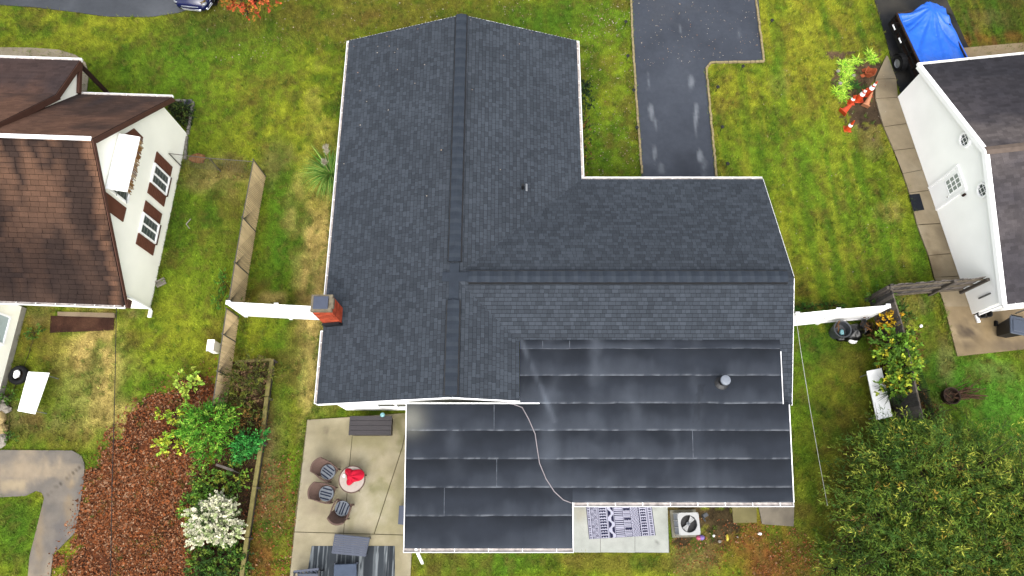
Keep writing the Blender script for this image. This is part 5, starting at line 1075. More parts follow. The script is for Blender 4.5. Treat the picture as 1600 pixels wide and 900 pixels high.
cone((1355, 146), 'bright orange cone with two white collars nearest the concrete walk', .8, None, 'orange', 2, 1.)
cone((1350, 168), 'faded peach coloured cone tipped over below the pair', .62, math.radians(62), 'orange_f', 0, .8)
p = at(1356, 117); r = thing('clay_pot', 'broken terracotta pot lying in the flower bed', 'pot', p)
b = MB(); n = 14
for k, (rr, z) in enumerate(((.16, 0), (.24, .3), (.21, .3), (.13, .03))):
    for j in range(n): t = 2 * math.pi * j / n; b.v.append((p.x + rr * math.cos(t), p.y + rr * math.sin(t), max(0, z * (1 + .35 * math.sin(3 * t + 1)))))
for k in range(3):
    for j in range(n): b.f.append((k * n + j, k * n + (j + 1) % n, (k + 1) * n + (j + 1) % n, (k + 1) * n + j))
b.f.append(tuple(3 * n + j for j in range(n))); b.m = [0] * len(b.f); b.build('pot', M['terra'], r); 
for i, (dx, dy) in enumerate(((-.35, -.1), (-.25, .2))): MB().beam(p + Vector((dx, dy, .03)), p + Vector((dx + .22, dy + .08, .05)), .16, .02).build('shard', M['terra'], r)
for i, pp in enumerate(((1333, 119), (1309, 112), (1312, 131))): q = at(*pp); o = MB().blob((q.x, q.y, .05), (.1, .08, .07), i, .2, 8).build('rock', M['stone']); tag(o, ('grey stone between the daylilies and the clay pot', 'grey stone at the top left of the flower bed', 'grey stone at the left edge of the flower bed')[i], 'rock')
# driveway path lights
lt = None
for pp, lab in (((976, 42), 'topmost on the left side of the driveway'), ((979, 95), 'second from the top left of the driveway'), ((988, 148), 'third from the top left of the driveway'), ((993, 206), 'lowest on the left side of the driveway'), ((1202, 40), 'beside the top right of the turning bay'), ((1157, 111), 'below the turning bay edge'), ((1118, 143), 'first down the right side of the lower driveway'), ((1125, 205), 'middle of the right side of the lower driveway'), ((1133, 262), 'nearest the garage on the right of the driveway')):
    q = at(*pp); label = 'small black solar path light, ' + lab
    if lt is None:
        lt = thing('path_light', label, 'path light', (0, 0, 0), 'solar path lights along the driveway'); MB().tube([(0, 0, 0), (0, 0, .34)], .013, 6).build('stake', M['black'], lt); MB().lathe((0, 0, .3), [(.05, 0), (.05, .08), (.085, .085), (.06, .12), (0, .13)], 12, cap1=False).build('lamp_head', M['black'], lt); lt.location = q
    else: dup(lt, q, random.random() * 3, label)

# ------------------------------------------------------------------ trailer under the blue tarp
A, B, C3 = at(1401, 22, 1.2), at(1440, 106, 1.2), at(1471, 11, 1.2); u_ = (B - A).normalized(); v_ = Vector((-u_.y, u_.x, 0)); TW = (C3 - A).dot(v_); TLn = (B - A).length + .35
if TW < 0: v_ = -v_; TW = -TW
tp_ = lambda a, b, z: Vector((A.x, A.y, 0)) + u_ * a + v_ * b + Vector((0, 0, z))
T = thing('trailer', 'black open utility trailer parked beside the white house', 'trailer', tp_(TLn / 2, TW / 2, 0))
MB().prism([tp_(0, 0, .56), tp_(0, TW, .56), tp_(TLn, TW, .56), tp_(TLn, 0, .56)][::-1], (0, 0, -.08)).build('bed', M['rust'], T)
for b_ in (0, TW):
    MB().beam(tp_(0, b_, 1.2), tp_(TLn, b_, 1.2), .07, .07).build('top_rail', M['rust'], T); MB().beam(tp_(0, b_, .88), tp_(TLn, b_, .88), .04, .06).build('side_rail', M['rubber'], T); MB().beam(tp_(0, b_, .56), tp_(TLn, b_, .56), .06, .12).build('bottom_rail', M['rubber'], T)
    for i in range(6): MB().beam(tp_(TLn * i / 5, b_, .5), tp_(TLn * i / 5, b_, 1.18), .06, .06).build('stanchion', M['rubber'], T)
MB().beam(tp_(0, 0, 1.2), tp_(0, TW, 1.2), .09, .08).build('end_rail', M['rust'], T); b = MB(); b.prism([tp_(0, 0, .6), tp_(0, TW, .6), tp_(0, TW, 1.15), tp_(0, 0, 1.15)], u_ * .03); b.build('tailgate', M['rust'], T)
for b_, s_ in ((-.2, -1), (TW + .2, 1)):
    Rw = Matrix((u_, Vector((0, 0, 1)), v_ * 1.)).transposed()
    for a_ in (2.05,):
        w_ = MB().lathe(tp_(a_, b_, .34), [(.2, -.1), (.32, -.1), (.34, -.06), (.34, .06), (.32, .1), (.2, .1)], 24, R=Rw, cap0=False, cap1=False).build('wheel', M['rubber'], T); MB().lathe(tp_(a_, b_, .34), [(0, -.03 * 0 + .06 * s_), (.09, .07 * s_), (.2, .05 * s_), (.21, .09 * s_)], 20, R=Rw, cap0=False, cap1=False).build('rim', M['rim'], w_)
    f = MB(); pr = [(2.05 + .44 * math.cos(t), .36 + .44 * math.sin(t)) for t in [math.pi * i / 8 for i in range(9)]]
    for (a0_, z0_), (a1_, z1_) in zip(pr[:-1], pr[1:]): f.prism([tp_(a0_, b_ - .13, z0_), tp_(a0_, b_ + .13, z0_), tp_(a1_, b_ + .13, z1_), tp_(a1_, b_ - .13, z1_)], (0, 0, -.02))
    f.build('fender', M['rubber'], T)
for a_ in (.25, 1.0): b = MB().beam(tp_(a_, -.05, .78), tp_(a_ + .28, -.05, .78), .02, .07).build('reflector_strip', M['reflect'], T)
b = MB(); b.lathe(tp_(.62, TW + .18, .95), [(.17, -.09), (.30, -.09), (.32, 0), (.30, .09), (.17, .09), (.17, -.09)], 22, R=Rw, cap0=False, cap1=False); b.build('spare_wheel', M['rubber'], T)
# tarp: folds fan out from a high point near the far end
na, nb = 90, 60; ga, gb = np.meshgrid(np.linspace(.02, TLn + .1, na), np.linspace(.02, TW + .12, nb), indexing='ij'); a_, b_ = ga.ravel(), gb.ravel()
pa, pb = .35, TW * .62; dx, dy = a_ - pa, b_ - pb; ang = np.arctan2(dy, dx); rad = np.hypot(dx, dy)
fold = np.sin(ang * 11 + 2 * fbm(a_ * .6, b_ * .6)) * .05 * np.clip(rad / .9, 0, 1) + np.abs(np.sin(ang * 6.5 + .7)) ** .6 * .13 * np.clip(rad, 0, 1)
zt = 1.14 + .45 * np.exp(-(rad / .75) ** 2) + .10 * np.exp(-((b_ - pb + .1) / .35) ** 2) + fold + (fbm(a_ * 2.2, b_ * 2.2) - .5) * .1 - .20 * np.exp(-((a_ - .55) / .35) ** 2 - ((b_ - .35) / .4) ** 2)
edge = np.minimum(np.minimum(b_, TW + .12 - b_), a_ + .1); zt = np.where(edge < .12, np.maximum(zt * .4 + 1.2 * .6 + .02, 1.25), zt)
zt = np.where(b_ > TW + .05, zt - .28, zt)
bb = b_ * (1 - .05 * np.exp(-a_ * 3) * 0); aa = a_ + .10 * np.sin(b_ * 3.4) * np.exp(-a_ * 2.5)
P0 = np.array(tp_(0, 0, 0)); V = P0[None] + aa[:, None] * np.array(u_)[None] + bb[:, None] * np.array(v_)[None]; V[:, 2] = zt
i = np.arange(na * nb).reshape(na, nb); o = npmesh('tarp', V, np.stack([i[:-1, :-1].ravel(), i[1:, :-1].ravel(), i[1:, 1:].ravel(), i[:-1, 1:].ravel()], 1), M['tarp']); o.data.polygons.foreach_set('use_smooth', [True] * len(o.data.polygons)); tag(o, 'creased bright blue tarp stretched over the trailer load', 'tarp')
sm = o.modifiers.new('thickness', 'SOLIDIFY'); sm.thickness = .006
o = sheet('path', px((1496, 76), (1700, 58), (1700, 78), (1500, 96))[::-1], .03, M['slab'], ground_fn(S(178, 156, 122), S(150, 128, 100), S(196, 176, 144)), .2); tag(o, 'tan concrete front walk right of the blue tarp', 'path', kind='structure')

# ------------------------------------------------------------------ blue car at the top edge
def car(corner, hd, label):
    """corner: ground point under the front right bumper corner; hd: unit heading"""
    sx = Vector((-hd.y, hd.x, 0)); c = corner - hd * 2.2 + sx * .80; r = thing('parked_car', label, 'car', c); W = lambda x, y, z: c + hd * x + sx * y + Vector((0, 0, z))
    prof = [(-2.2, .70, .35, .75), (-2.05, .84, .28, .98), (-1.2, .90, .22, 1.0), (0, .91, .22, .98), (1.0, .91, .22, .95), (1.7, .88, .25, .86), (2.05, .80, .30, .74), (2.22, .62, .38, .62)]
    b = MB(); n = 0
    for x, w_, z0, z1 in prof:
        for y, z in ((-w_ * .9, z0), (-w_, z0 + .12), (-w_, z1 - .14), (-w_ * .86, z1), (w_ * .86, z1), (w_, z1 - .14), (w_, z0 + .12), (w_ * .9, z0)): b.v.append(tuple(W(x, y, z)))
    for k in range(len(prof) - 1):
        for j in range(8): b.f.append((k * 8 + j, k * 8 + (j + 1) % 8, k * 8 + 8 + (j + 1) % 8, k * 8 + 8 + j))
    b.f += [tuple(range(7, -1, -1)), tuple(range(len(prof) * 8 - 8, len(prof) * 8))]; b.m = [0] * len(b.f); body = b.build('body', M['carpaint'], r, True)
    g = MB(); lo = [(-2.0, .70), (-1.9, -.7)]
    bt = [W(-1.95, .74, .97), W(-1.95, -.74, .97), W(1.0, -.76, .94), W(1.0, .76, .94)]; tpp = [W(-1.3, .58, 1.42), W(-1.3, -.58, 1.42), W(.2, -.58, 1.42), W(.2, .58, 1.42)]
    g.add(bt + tpp, [(0, 1, 5, 4), (1, 2, 6, 5), (2, 3, 7, 6), (3, 0, 4, 7)]); g.build('windows', M['glass'], r); t_ = MB(); t_.prism([p + Vector((0, 0, .03)) for p in tpp], (0, 0, -.05)); t_.build('roof', M['carpaint'], r)
    Rw = Matrix((hd, Vector((0, 0, 1)), -sx)).transposed()
    for x in (-1.4, 1.4):
        for y in (-.80, .80): w_ = MB().lathe(W(x, y, .32), [(.19, -.12), (.31, -.12), (.32, 0), (.31, .12), (.19, .12)], 22, R=Rw, cap0=False, cap1=False).build('wheel', M['rubber'], r); MB().lathe(W(x, y, .32), [(0, .0), (.2, .0)], 18, R=Rw, cap0=False, cap1=False).build('rim', M['rim'], w_)
    for z, x in ((.46, 2.24), (.60, 2.20), (.36, 2.2)): MB().tube([W(x - .5, -.86, z), W(x - .16, -.76, z), W(x, -.4, z), W(x + .02, 0, z), W(x, .4, z), W(x - .16, .76, z), W(x - .5, .86, z)], .03, 6).build('bumper_trim', M['chrome'], r)
    for y in (-.66, .66): MB().blob(W(1.98, y, .66), (.16, .16, .08), 1, .05, 10).build('headlight', M['rim'], r, True)
hd = (at(300, 14) - at(312, -22)); hd.z = 0
car(at(280, 21), hd.normalized(), 'dark blue car with chrome bumper trim at the end of the drive')


# ------------------------------------------------------------------ vegetation
def leaf_mat(name, isl=.35, rough=.7): return mat(name, attr=True, rough=rough, var=0, island=isl, spec=.25)
LEAF = leaf_mat('leaves'); FLOW = leaf_mat('petals', .12)
def rv3(n): 
    v = RNG.normal(size=(n, 3)); return v / np.linalg.norm(v, axis=1, keepdims=True)
def leaf_quads(B, D, Nn, ll, lw, fold=.25):
    """diamond leaves from base points B, directions D, normals Nn"""
    Sd = np.cross(D, Nn); Sd /= np.linalg.norm(Sd, axis=1, keepdims=True) + 1e-9
    ll = ll[:, None]; lw = lw[:, None]
    mid = B + D * ll * .45
    V = np.stack([B, mid + Sd * lw / 2 - Nn * lw * fold, B + D * ll, mid - Sd * lw / 2 - Nn * lw * fold], 1)
    return V.reshape(-1, 3)
def twig_leaves(blobs, ntw, per, ll, lw, pal, wts=None, twl=.5, droop=.25, up=.35, flat=.3, shell=(.55, 1.0), vmin=-.35):
    """foliage grown on many short twigs spread through ellipsoid volumes; returns V, colours, twig segments"""
    VV, CC, TT = [], [], []; tot = sum(b[1][0] * b[1][1] for b in blobs); pal = np.array(pal)
    for c, rad in blobs:
        c = np.array(c); rad = np.array(rad); n = max(6, int(ntw * rad[0] * rad[1] / tot)); d = rv3(n); d[:, 2] = np.where(d[:, 2] < vmin, -d[:, 2], d[:, 2])
        lump = 1 + .28 * np.sin(d[:, 0] * 5 + c[0] * 3) * np.sin(d[:, 1] * 5 + c[1] * 2) + .14 * RNG.normal(size=n)
        r = RNG.uniform(shell[0], shell[1], n) * lump; p = c + d * rad * r[:, None]
        out = d * rad; out /= np.linalg.norm(out, axis=1, keepdims=True); tw = out + rv3(n) * .6 + np.array([0, 0, up]); tw /= np.linalg.norm(tw, axis=1, keepdims=True)
        L_ = twl * RNG.uniform(.5, 1.3, n); w_ = wts if wts is not None else np.ones(len(pal)) / len(pal)
        tc = pal[RNG.choice(len(pal), n, p=np.array(w_) / sum(w_))] * RNG.uniform(.75, 1.25, (n, 1)); TT.append((p, tw, L_))
        k = np.repeat(np.arange(n), per); m = len(k); t = RNG.random(m)
        B = p[k] + tw[k] * (L_[k] * t)[:, None] + RNG.normal(size=(m, 3)) * twl * .05 - np.array([0, 0, 1]) * (droop * L_[k] * t * t)[:, None]
        D = tw[k] * .8 + rv3(m) * .75 - np.array([0, 0, droop]); D /= np.linalg.norm(D, axis=1, keepdims=True)
        Nn = rv3(m) * (1 - flat) + np.array([0, 0, 1.]) * (flat + .4); Nn /= np.linalg.norm(Nn, axis=1, keepdims=True)
        sz = RNG.uniform(.65, 1.25, m); V = leaf_quads(B, D, Nn, ll * sz, lw * sz); VV.append(V); CC.append(np.repeat(tc[k] * RNG.uniform(.85, 1.15, (m, 1)), 4, 0))
    V = np.concatenate(VV); V[:, 2] = np.maximum(V[:, 2], .01); return V, np.clip(np.concatenate(CC), 0, 1), TT
def qmesh(name, V, c, m, parent=None): return npmesh(name, V, np.arange(len(V)).reshape(-1, 4), m, parent, c)
def bush(name, label, cat, blobs, ntw, per, ll, lw, pal, wts=None, group=None, stems=True, trunk=None, kindpart='foliage', **k):
    base = Vector((blobs[0][0][0], blobs[0][0][1], 0)) if trunk is None else Vector(trunk)
    r = thing(name, label, cat, base, group); V, c, TT = twig_leaves(blobs, ntw, per, ll, lw, pal, wts, **k); qmesh(kindpart, V, c, LEAF, r)
    if stems:
        b = MB(); r0 = .03 if trunk is None else .14
        if trunk is not None:
            top = Vector(blobs[0][0]); b.tube([base, base + (top - base) * .3 + Vector((.1, .05, 0)), base + (top - base) * .65], r0, 8, r1=r0 * .6)
        st = base if trunk is None else base + (Vector(blobs[0][0]) - base) * .55
        for (c_, rad), (p, tw, L_) in zip(blobs, TT):
            mid = st.lerp(Vector(c_), .6) + Vector((random.uniform(-.1, .1), random.uniform(-.1, .1), 0)); b.tube([st, mid, Vector(c_)], r0 * .5, 6, r1=r0 * .3)
            for q in RNG.choice(len(p), min(len(p), 14), replace=False): b.tube([Vector(c_), Vector(c_).lerp(Vector(p[q]), .6) + Vector((0, 0, .05)), Vector(p[q] + tw[q] * L_[q])], r0 * .28, 4, r1=.004)
        tag(b.build('branches', M['bark'], r), kind='stuff') if trunk is None else b.build('trunk', M['bark'], r)
    return r
def straps(name, label, cat, centre, n, ln, wd, pal, lift=.8, spread=.05, group=None, parent=None):
    """clump of arching strap leaves"""
    cz = Vector(centre); r = parent or thing(name, label, cat, cz, group); t = RNG.random(n) * 2 * math.pi; l = ln * RNG.uniform(.55, 1.15, n); el = RNG.uniform(.25, 1, n) * lift
    d = np.stack([np.cos(t), np.sin(t), np.zeros(n)], 1); sd = np.stack([-np.sin(t), np.cos(t), np.zeros(n)], 1); b = np.array(cz)[None] + d * spread * RNG.random((n, 1)); V = []
    ss = np.linspace(0, 1, 5)
    for s_ in ss:
        out = l * s_ * (.35 + .65 * s_ * .9) ; h = l * el * (s_ * 1.5 - 1.15 * s_ * s_); w_ = wd * (1 - s_ ** 2 * .95)
        p = b + d * out[:, None] * .9; p[:, 2] += np.maximum(h, .01); V += [p - sd * w_ / 2, p + sd * w_ / 2]
    V = np.stack(V, 1).reshape(-1, 3); m = len(ss) * 2; i0 = np.arange(n) * m
    F_ = np.concatenate([np.stack([i0 + 2 * k, i0 + 2 * k + 1, i0 + 2 * k + 3, i0 + 2 * k + 2], 1) for k in range(len(ss) - 1)])
    c = np.repeat(np.array(pal)[RNG.integers(0, len(pal), n)] * RNG.uniform(.8, 1.2, (n, 1)), m, 0); npmesh('leaves', V, F_, LEAF, r, c); return r
def C(pxx, py, z=0): p = at(pxx, py, z); return (p.x, p.y, z)
TR = [S(*c, .53) for c in ((62, 90, 32), (94, 122, 42), (126, 148, 52), (168, 174, 68), (74, 112, 42), (196, 166, 66), (140, 112, 60))]; TW_ = [.28, .28, .2, .09, .13, .015, .01]
TREES = [((1400, 760), 3.0, [((1390, 745), 2.5, 1.3, 1.1), ((1440, 730), 2.9, 1.2, 1.0), ((1372, 800), 2.3, 1.1, 1.0), ((1440, 690), 1.6, .6, .5), ((1395, 712), 1.4, .7, .6)], 'olive green willowy tree crown nearest the white folding table'),
 ((1500, 760), 3.2, [((1500, 745), 2.9, 1.6, 1.3), ((1460, 790), 2.6, 1.3, 1.1), ((1510, 712), 1.8, .8, .7), ((1555, 760), 2.2, 1.0, .8)], 'olive green willowy tree crown in the middle of the lower right thicket'),
 ((1590, 800), 3.2, [((1600, 790), 3.2, 1.6, 1.4), ((1560, 830), 2.8, 1.3, 1.1), ((1612, 745), 2.0, .8, .7), ((1610, 870), 2.8, 1.3, 1.1)], 'deep green willowy tree crown cut off by the right edge'),
 ((1420, 880), 2.6, [((1420, 860), 2.6, 1.4, 1.1), ((1385, 890), 2.1, 1.0, .9), ((1470, 890), 2.6, 1.3, 1.1), ((1420, 930), 2.2, 1.2, 1.0)], 'mixed green willowy tree crown at the bottom edge of the thicket'),
 ((1330, 850), 1.8, [((1345, 862), 1.3, .9, .8), ((1328, 900), 1.1, .8, .7), ((1362, 800), 1.4, .8, .7), ((1338, 822), .8, .5, .5), ((1305, 890), .6, .45, .4)], 'low yellowish green tree crown at the left end of the thicket'),
 ((1530, 880), 2.6, [((1530, 880), 2.8, 1.4, 1.2), ((1580, 930), 2.6, 1.3, 1.1), ((1510, 930), 2.4, 1.2, 1.0)], 'dark green willowy tree crown at the bottom right of the thicket')]
for i, (bp, h, bl, lab) in enumerate(TREES):
    blobs = [(C(*q, z), (r_, r_, rz_)) for q, z, r_, rz_ in bl]; n = int(sum(r_ * r_ for _, _, r_, _ in bl) * 150)
    bush('tree', lab, 'tree', blobs, n, 22, .15, .027, TR, TW_, 'willowy trees of the lower right thicket', trunk=C(*bp), twl=.95, droop=.4, up=.35, shell=(.45, 1.12))
bush('shrub', 'bright green shrub between the white folding table and the thicket', 'shrub', [(C(1405, 682, .7), (.9, .6, .6)), (C(1425, 668, .5), (.4, .4, .4)), (C(1390, 668, .3), (.4, .3, .3))], 190, 14, .13, .07, [S(*c, .6) for c in ((74, 128, 44), (104, 156, 52), (56, 100, 38), (150, 170, 66))], twl=.3)
# vine on the board fence
bush('vine', 'leafy green vine spilling over the board fence with yellow leaves', 'vine', [(C(1400, 540, 1.4), (.7, .55, .45)), (C(1412, 575, 1.4), (.5, .6, .4)), (C(1402, 600, 1.1), (.5, .4, .4)), (C(1390, 560, .8), (.4, .4, .4))], 260, 13, .14, .085, [S(*c, .6) for c in ((104, 146, 46), (126, 164, 54), (78, 112, 38), (160, 176, 54), (204, 196, 60))], [.3, .25, .2, .15, .1], twl=.3)
bush('vine', 'yellow leaved vine at the end of the white vinyl fence', 'vine', [(C(1391, 500, 1.2), (.30, .22, .25)), (C(1382, 512, 1.0), (.2, .2, .2))], 26, 9, .13, .09, [S(*c, .6) for c in ((232, 196, 48), (206, 160, 44), (150, 130, 50))], twl=.2)
bush('vine', 'sparse golden leaved vine above the spiky yucca', 'vine', [(C(1408, 606, .9), (.45, .25, .25)), (C(1420, 590, .9), (.3, .25, .25)), (C(1366, 560, .5), (.15, .3, .2))], 34, 9, .12, .08, [S(*c, .6) for c in ((226, 206, 60), (196, 176, 56), (140, 150, 56))], twl=.25)
bush('shrub', 'brown and rust coloured dry shrub behind the rubbish bags', 'shrub', [(C(1372, 520, .6), (.45, .5, .4)), (C(1376, 545, .4), (.3, .4, .3)), (C(1424, 545, .7), (.2, .6, .4)), (C(1446, 640, .4), (.3, .5, .3))], 120, 9, .10, .04, [S(*c) for c in ((124, 90, 50), (92, 72, 44), (150, 104, 60), (90, 100, 44))], twl=.35)
bush('weeds', 'green weeds growing round the lone grey post', 'weeds', [(C(1372, 466, .3), (.6, .35, .35)), (C(1404, 490, .4), (.2, .5, .4)), (C(1417, 500, .3), (.25, .3, .3)), (C(1452, 655, .3), (.4, .5, .3))], 110, 10, .10, .045, [S(*c) for c in ((92, 138, 48), (122, 160, 60), (74, 108, 40))], twl=.25)
straps('yucca', 'dark green spiky yucca overhanging the white folding table', 'yucca', C(1392, 612, .75), 60, .85, .035, [S(*c) for c in ((62, 92, 48), (84, 116, 60), (46, 74, 40))], lift=.5)
straps('yucca', 'grey green spiky yucca below the golden vine', 'yucca', C(1412, 628, .5), 46, .75, .035, [S(*c) for c in ((72, 96, 56), (92, 118, 66))], lift=.6)
straps('pampas_grass', 'tall pampas grass tuft with two white plumes against the west eave', 'pampas grass', C(519, 275, .35), 420, 1.55, .022, [S(*c, .6) for c in ((84, 132, 44), (112, 158, 62), (64, 108, 40), (150, 176, 84))], lift=1.1, spread=.25); pg = [o for o in bpy.data.objects if o.name.startswith('pampas')][-1]
for a, b in (((516, 262, .8), (509, 231, 1.9)), ((514, 268, .8), (506, 252, 1.75))):
    p, q = Vector(C(*a)), Vector(C(*b)); m = 260; t = RNG.random(m); B = np.array(p)[None] + (np.array(q) - np.array(p))[None] * (.72 + .34 * t)[:, None] + RNG.normal(size=(m, 3)) * .04; D = (np.array(q - p) / (q - p).length)[None] + rv3(m) * .6; D /= np.linalg.norm(D, axis=1, keepdims=True)
    V = leaf_quads(B, D, rv3(m), np.full(m, .16), np.full(m, .02)); st = MB().tube([p, q], .012, 5).build('stem', mat('dry_stem', S(190, 176, 120), .9), pg); qmesh('plume', V, np.repeat(np.array(S(232, 222, 196))[None], len(V), 0), FLOW, st)
bush('shrub', 'dark clipped shrub under the east eave nearest the front', 'shrub', [(C(909, 150, .9), (.42, .8, .6))], 150, 16, .07, .045, [S(*c) for c in ((40, 68, 36), (56, 88, 44), (34, 54, 30))], twl=.18); bush('shrub', 'loose yellow green shrub under the east eave by the inner corner', 'shrub', [(C(911, 220, .7), (.4, .7, .5)), (C(912, 195, .5), (.35, .4, .4)), (C(914, 252, .5), (.3, .4, .3))], 120, 12, .08, .045, [S(*c) for c in ((80, 96, 36), (140, 150, 50), (60, 80, 34), (150, 110, 60))], twl=.22)
bush('shrub', 'bright green feathery shrub in the rust leaf bed', 'shrub', [(C(324, 664, 1.1), (.8, .7, .6)), (C(342, 655, 1.0), (.45, .45, .45)), (C(302, 668, .8), (.5, .4, .4)), (C(330, 700, .5), (.5, .4, .4))], 420, 18, .11, .035, [S(*c, .48) for c in ((88, 154, 40), (112, 178, 50), (66, 126, 34), (156, 200, 72))], twl=.42, up=.2)
bush('shrub', 'yellow green leafy sprays left of the feathery green shrub', 'shrub', [(C(272, 695, .4), (.45, .25, .2)), (C(283, 672, .5), (.3, .25, .2)), (C(262, 690, .3), (.3, .2, .2)), (C(276, 650, .4), (.25, .2, .2)), (C(254, 648, .3), (.12, .12, .12))], 75, 10, .13, .075, [S(*c, .6) for c in ((176, 196, 56), (204, 210, 70), (140, 176, 56))], twl=.28)
bush('sapling', 'pale lime sapling at the upper edge of the rust leaf bed', 'sapling', [(C(288, 592, .8), (.35, .3, .25)), (C(303, 594, .7), (.3, .2, .2)), (C(296, 608, .5), (.25, .25, .2))], 34, 9, .16, .10, [S(*c, .6) for c in ((170, 198, 78), (200, 216, 90), (140, 176, 64))], twl=.25)
bush('shrub', 'olive juniper like shrub filling the top of the timber edged strip', 'shrub', [(C(388, 590, .6), (.9, .75, .55)), (C(385, 625, .5), (.75, .7, .5)), (C(405, 585, .5), (.4, .5, .4))], 380, 16, .09, .022, [S(*c, .6) for c in ((92, 104, 40), (116, 122, 46), (70, 76, 36), (112, 88, 62))], twl=.34)
bush('shrub', 'small bright green shrub leaning on the timber edging', 'shrub', [(C(385, 693, .6), (.42, .4, .35)), (C(405, 688, .6), (.35, .2, .25)), (C(378, 706, .4), (.3, .3, .3))], 120, 14, .12, .05, [S(*c, .6) for c in ((60, 146, 60), (84, 168, 72), (46, 112, 46))], twl=.3)
bush('shrub', 'dry reddish shrub between the two green shrubs', 'shrub', [(C(372, 655, .5), (.5, .5, .4)), (C(395, 660, .4), (.5, .4, .35))], 130, 10, .10, .04, [S(*c) for c in ((126, 92, 48), (96, 80, 40), (84, 104, 42), (150, 116, 56))], twl=.32)
bush('ivy', 'mixed green ivy patch around the leaning wire panel', 'ivy', [(C(325, 770, .3), (.6, .75, .35)), (C(332, 800, .3), (.6, .5, .3)), (C(320, 745, .3), (.4, .4, .3)), (C(368, 745, .25), (.5, .6, .2)), (C(300, 790, .15), (.4, .6, .15))], 330, 11, .10, .06, [S(*c, .6) for c in ((96, 140, 48), (120, 160, 56), (70, 104, 40), (150, 160, 60))], twl=.26)
bush('ivy', 'dark green ivy patch below the white flowered shrub', 'ivy', [(C(345, 870, .3), (.8, .6, .35)), (C(310, 880, .3), (.35, .7, .3)), (C(365, 880, .3), (.5, .6, .3)), (C(330, 910, .3), (.7, .5, .3)), (C(308, 845, .25), (.25, .35, .25))], 360, 11, .10, .06, [S(*c, .6) for c in ((62, 96, 36), (86, 122, 42), (48, 74, 32), (110, 130, 48))], twl=.26)
ws = bush('shrub', 'white flowering shrub beside the timber edging', 'shrub', [(C(336, 812, 1.0), (.66, .58, .46)), (C(350, 830, .9), (.45, .35, .4)), (C(320, 826, .9), (.4, .35, .35)), (C(345, 795, .9), (.4, .35, .35)), (C(306, 823, .8), (.2, .12, .12))], 210, 10, .10, .05, [S(*c) for c in ((120, 150, 84), (150, 174, 110), (92, 122, 64))], twl=.3)
V, c, _t = twig_leaves([(C(336, 812, 1.05), (.70, .62, .48)), (C(350, 830, .95), (.48, .38, .42)), (C(320, 828, .95), (.42, .38, .38)), (C(345, 795, .95), (.42, .36, .36)), (C(304, 823, .8), (.28, .12, .12))], 640, 14, .075, .066, [S(250, 246, 214, .50), S(238, 238, 196, .48), S(196, 212, 146, .42)], twl=.2, shell=(.85, 1.1), flat=.7); qmesh('flowers', V, c, FLOW, ws)
bush('weeds', 'light green weeds against the left side of the tan slat fence', 'weeds', [(C(349, 440, .3), (.2, .5, .35)), (C(346, 470, .25), (.2, .4, .25)), (C(376, 478, .2), (.25, .3, .2))], 60, 9, .09, .05, [S(*c) for c in ((110, 170, 56), (84, 140, 48))], twl=.22)
bush('bed_plants', 'small dark green plants growing in the corner bed', 'plants', [(C(285, 172, .15), (.45, .25, .25)), (C(279, 184, .15), (.3, .3, .2)), (C(292, 186, .12), (.25, .25, .2)), (C(274, 166, .15), (.3, .2, .2))], 110, 10, .10, .05, [S(*c) for c in ((70, 96, 44), (110, 130, 60), (50, 70, 36))], twl=.2)
bush('weeds', 'low green plants at the foot of the right white fence', 'weeds', [(C(1257, 482, .1), (.45, .18, .15)), (C(1300, 478, .08), (.5, .12, .1))], 60, 9, .08, .045, [S(*c) for c in ((96, 150, 52), (70, 116, 42))], twl=.16)
bush('weeds', 'small leafy weeds near the white wing wall', 'weeds', [(C(14, 617, .12), (.3, .3, .15)), (C(16, 684, .1), (.25, .2, .12)), (C(55, 520, .1), (.3, .3, .1))], 60, 8, .09, .05, [S(*c) for c in ((110, 150, 56), (80, 120, 44))], twl=.18)
DAY = [S(*c, .62) for c in ((140, 196, 46), (172, 214, 60), (100, 160, 40), (196, 220, 90))]
for i, (pp, n, lab) in enumerate((((1317, 103), 90, 'bright green daylily clump at the upper left of the flower bed'), ((1326, 118), 80, 'bright green daylily clump in the middle left of the flower bed'), ((1319, 134), 60, 'small daylily clump below the middle left one'), ((1317, 148), 90, 'bright green daylily clump beside the upright small cone'), ((1338, 95), 60, 'yellowish daylily clump along the top of the flower bed'), ((1364, 92), 80, 'green daylily clump at the top right of the flower bed'), ((1335, 135), 50, 'darker daylily clump behind the bright cones'))):
    pal_ = DAY if i != 6 else [S(70, 120, 44), S(52, 92, 38)]
    dl = straps('daylily', lab, 'daylily', C(*pp), n // 2, .34, .03, pal_, lift=.65, spread=.2, group='daylily clumps in the flower bed')
    for k_ in range(4): c_ = Vector(C(*pp)) + Vector((random.uniform(-.3, .3), random.uniform(-.25, .25), 0)); straps('daylily', None, None, c_, n // 2, random.uniform(.2, .34), .028, pal_, lift=.7, spread=.16, parent=dl)
# autumn tree reaching in at the top edge
bush('tree', 'autumn tree with red and orange leaves reaching in at the top', 'tree', [(C(388, -6, 3.6), (1.0, .7, .7)), (C(400, 2, 3.3), (.5, .4, .4)), (C(372, -8, 3.4), (.5, .4, .4)), (C(420, -8, 3.6), (.45, .4, .4)), (C(385, -45, 4.4), (1.8, 1.4, 1.3)), (C(388, 20, 2.9), (.16, .16, .2))], 520, 9, .12, .09, [S(*c) for c in ((228, 112, 66), (210, 92, 58), (224, 146, 64), (196, 160, 60), (150, 120, 50))], [.34, .22, .2, .14, .1], trunk=C(392, -60), twl=.35)

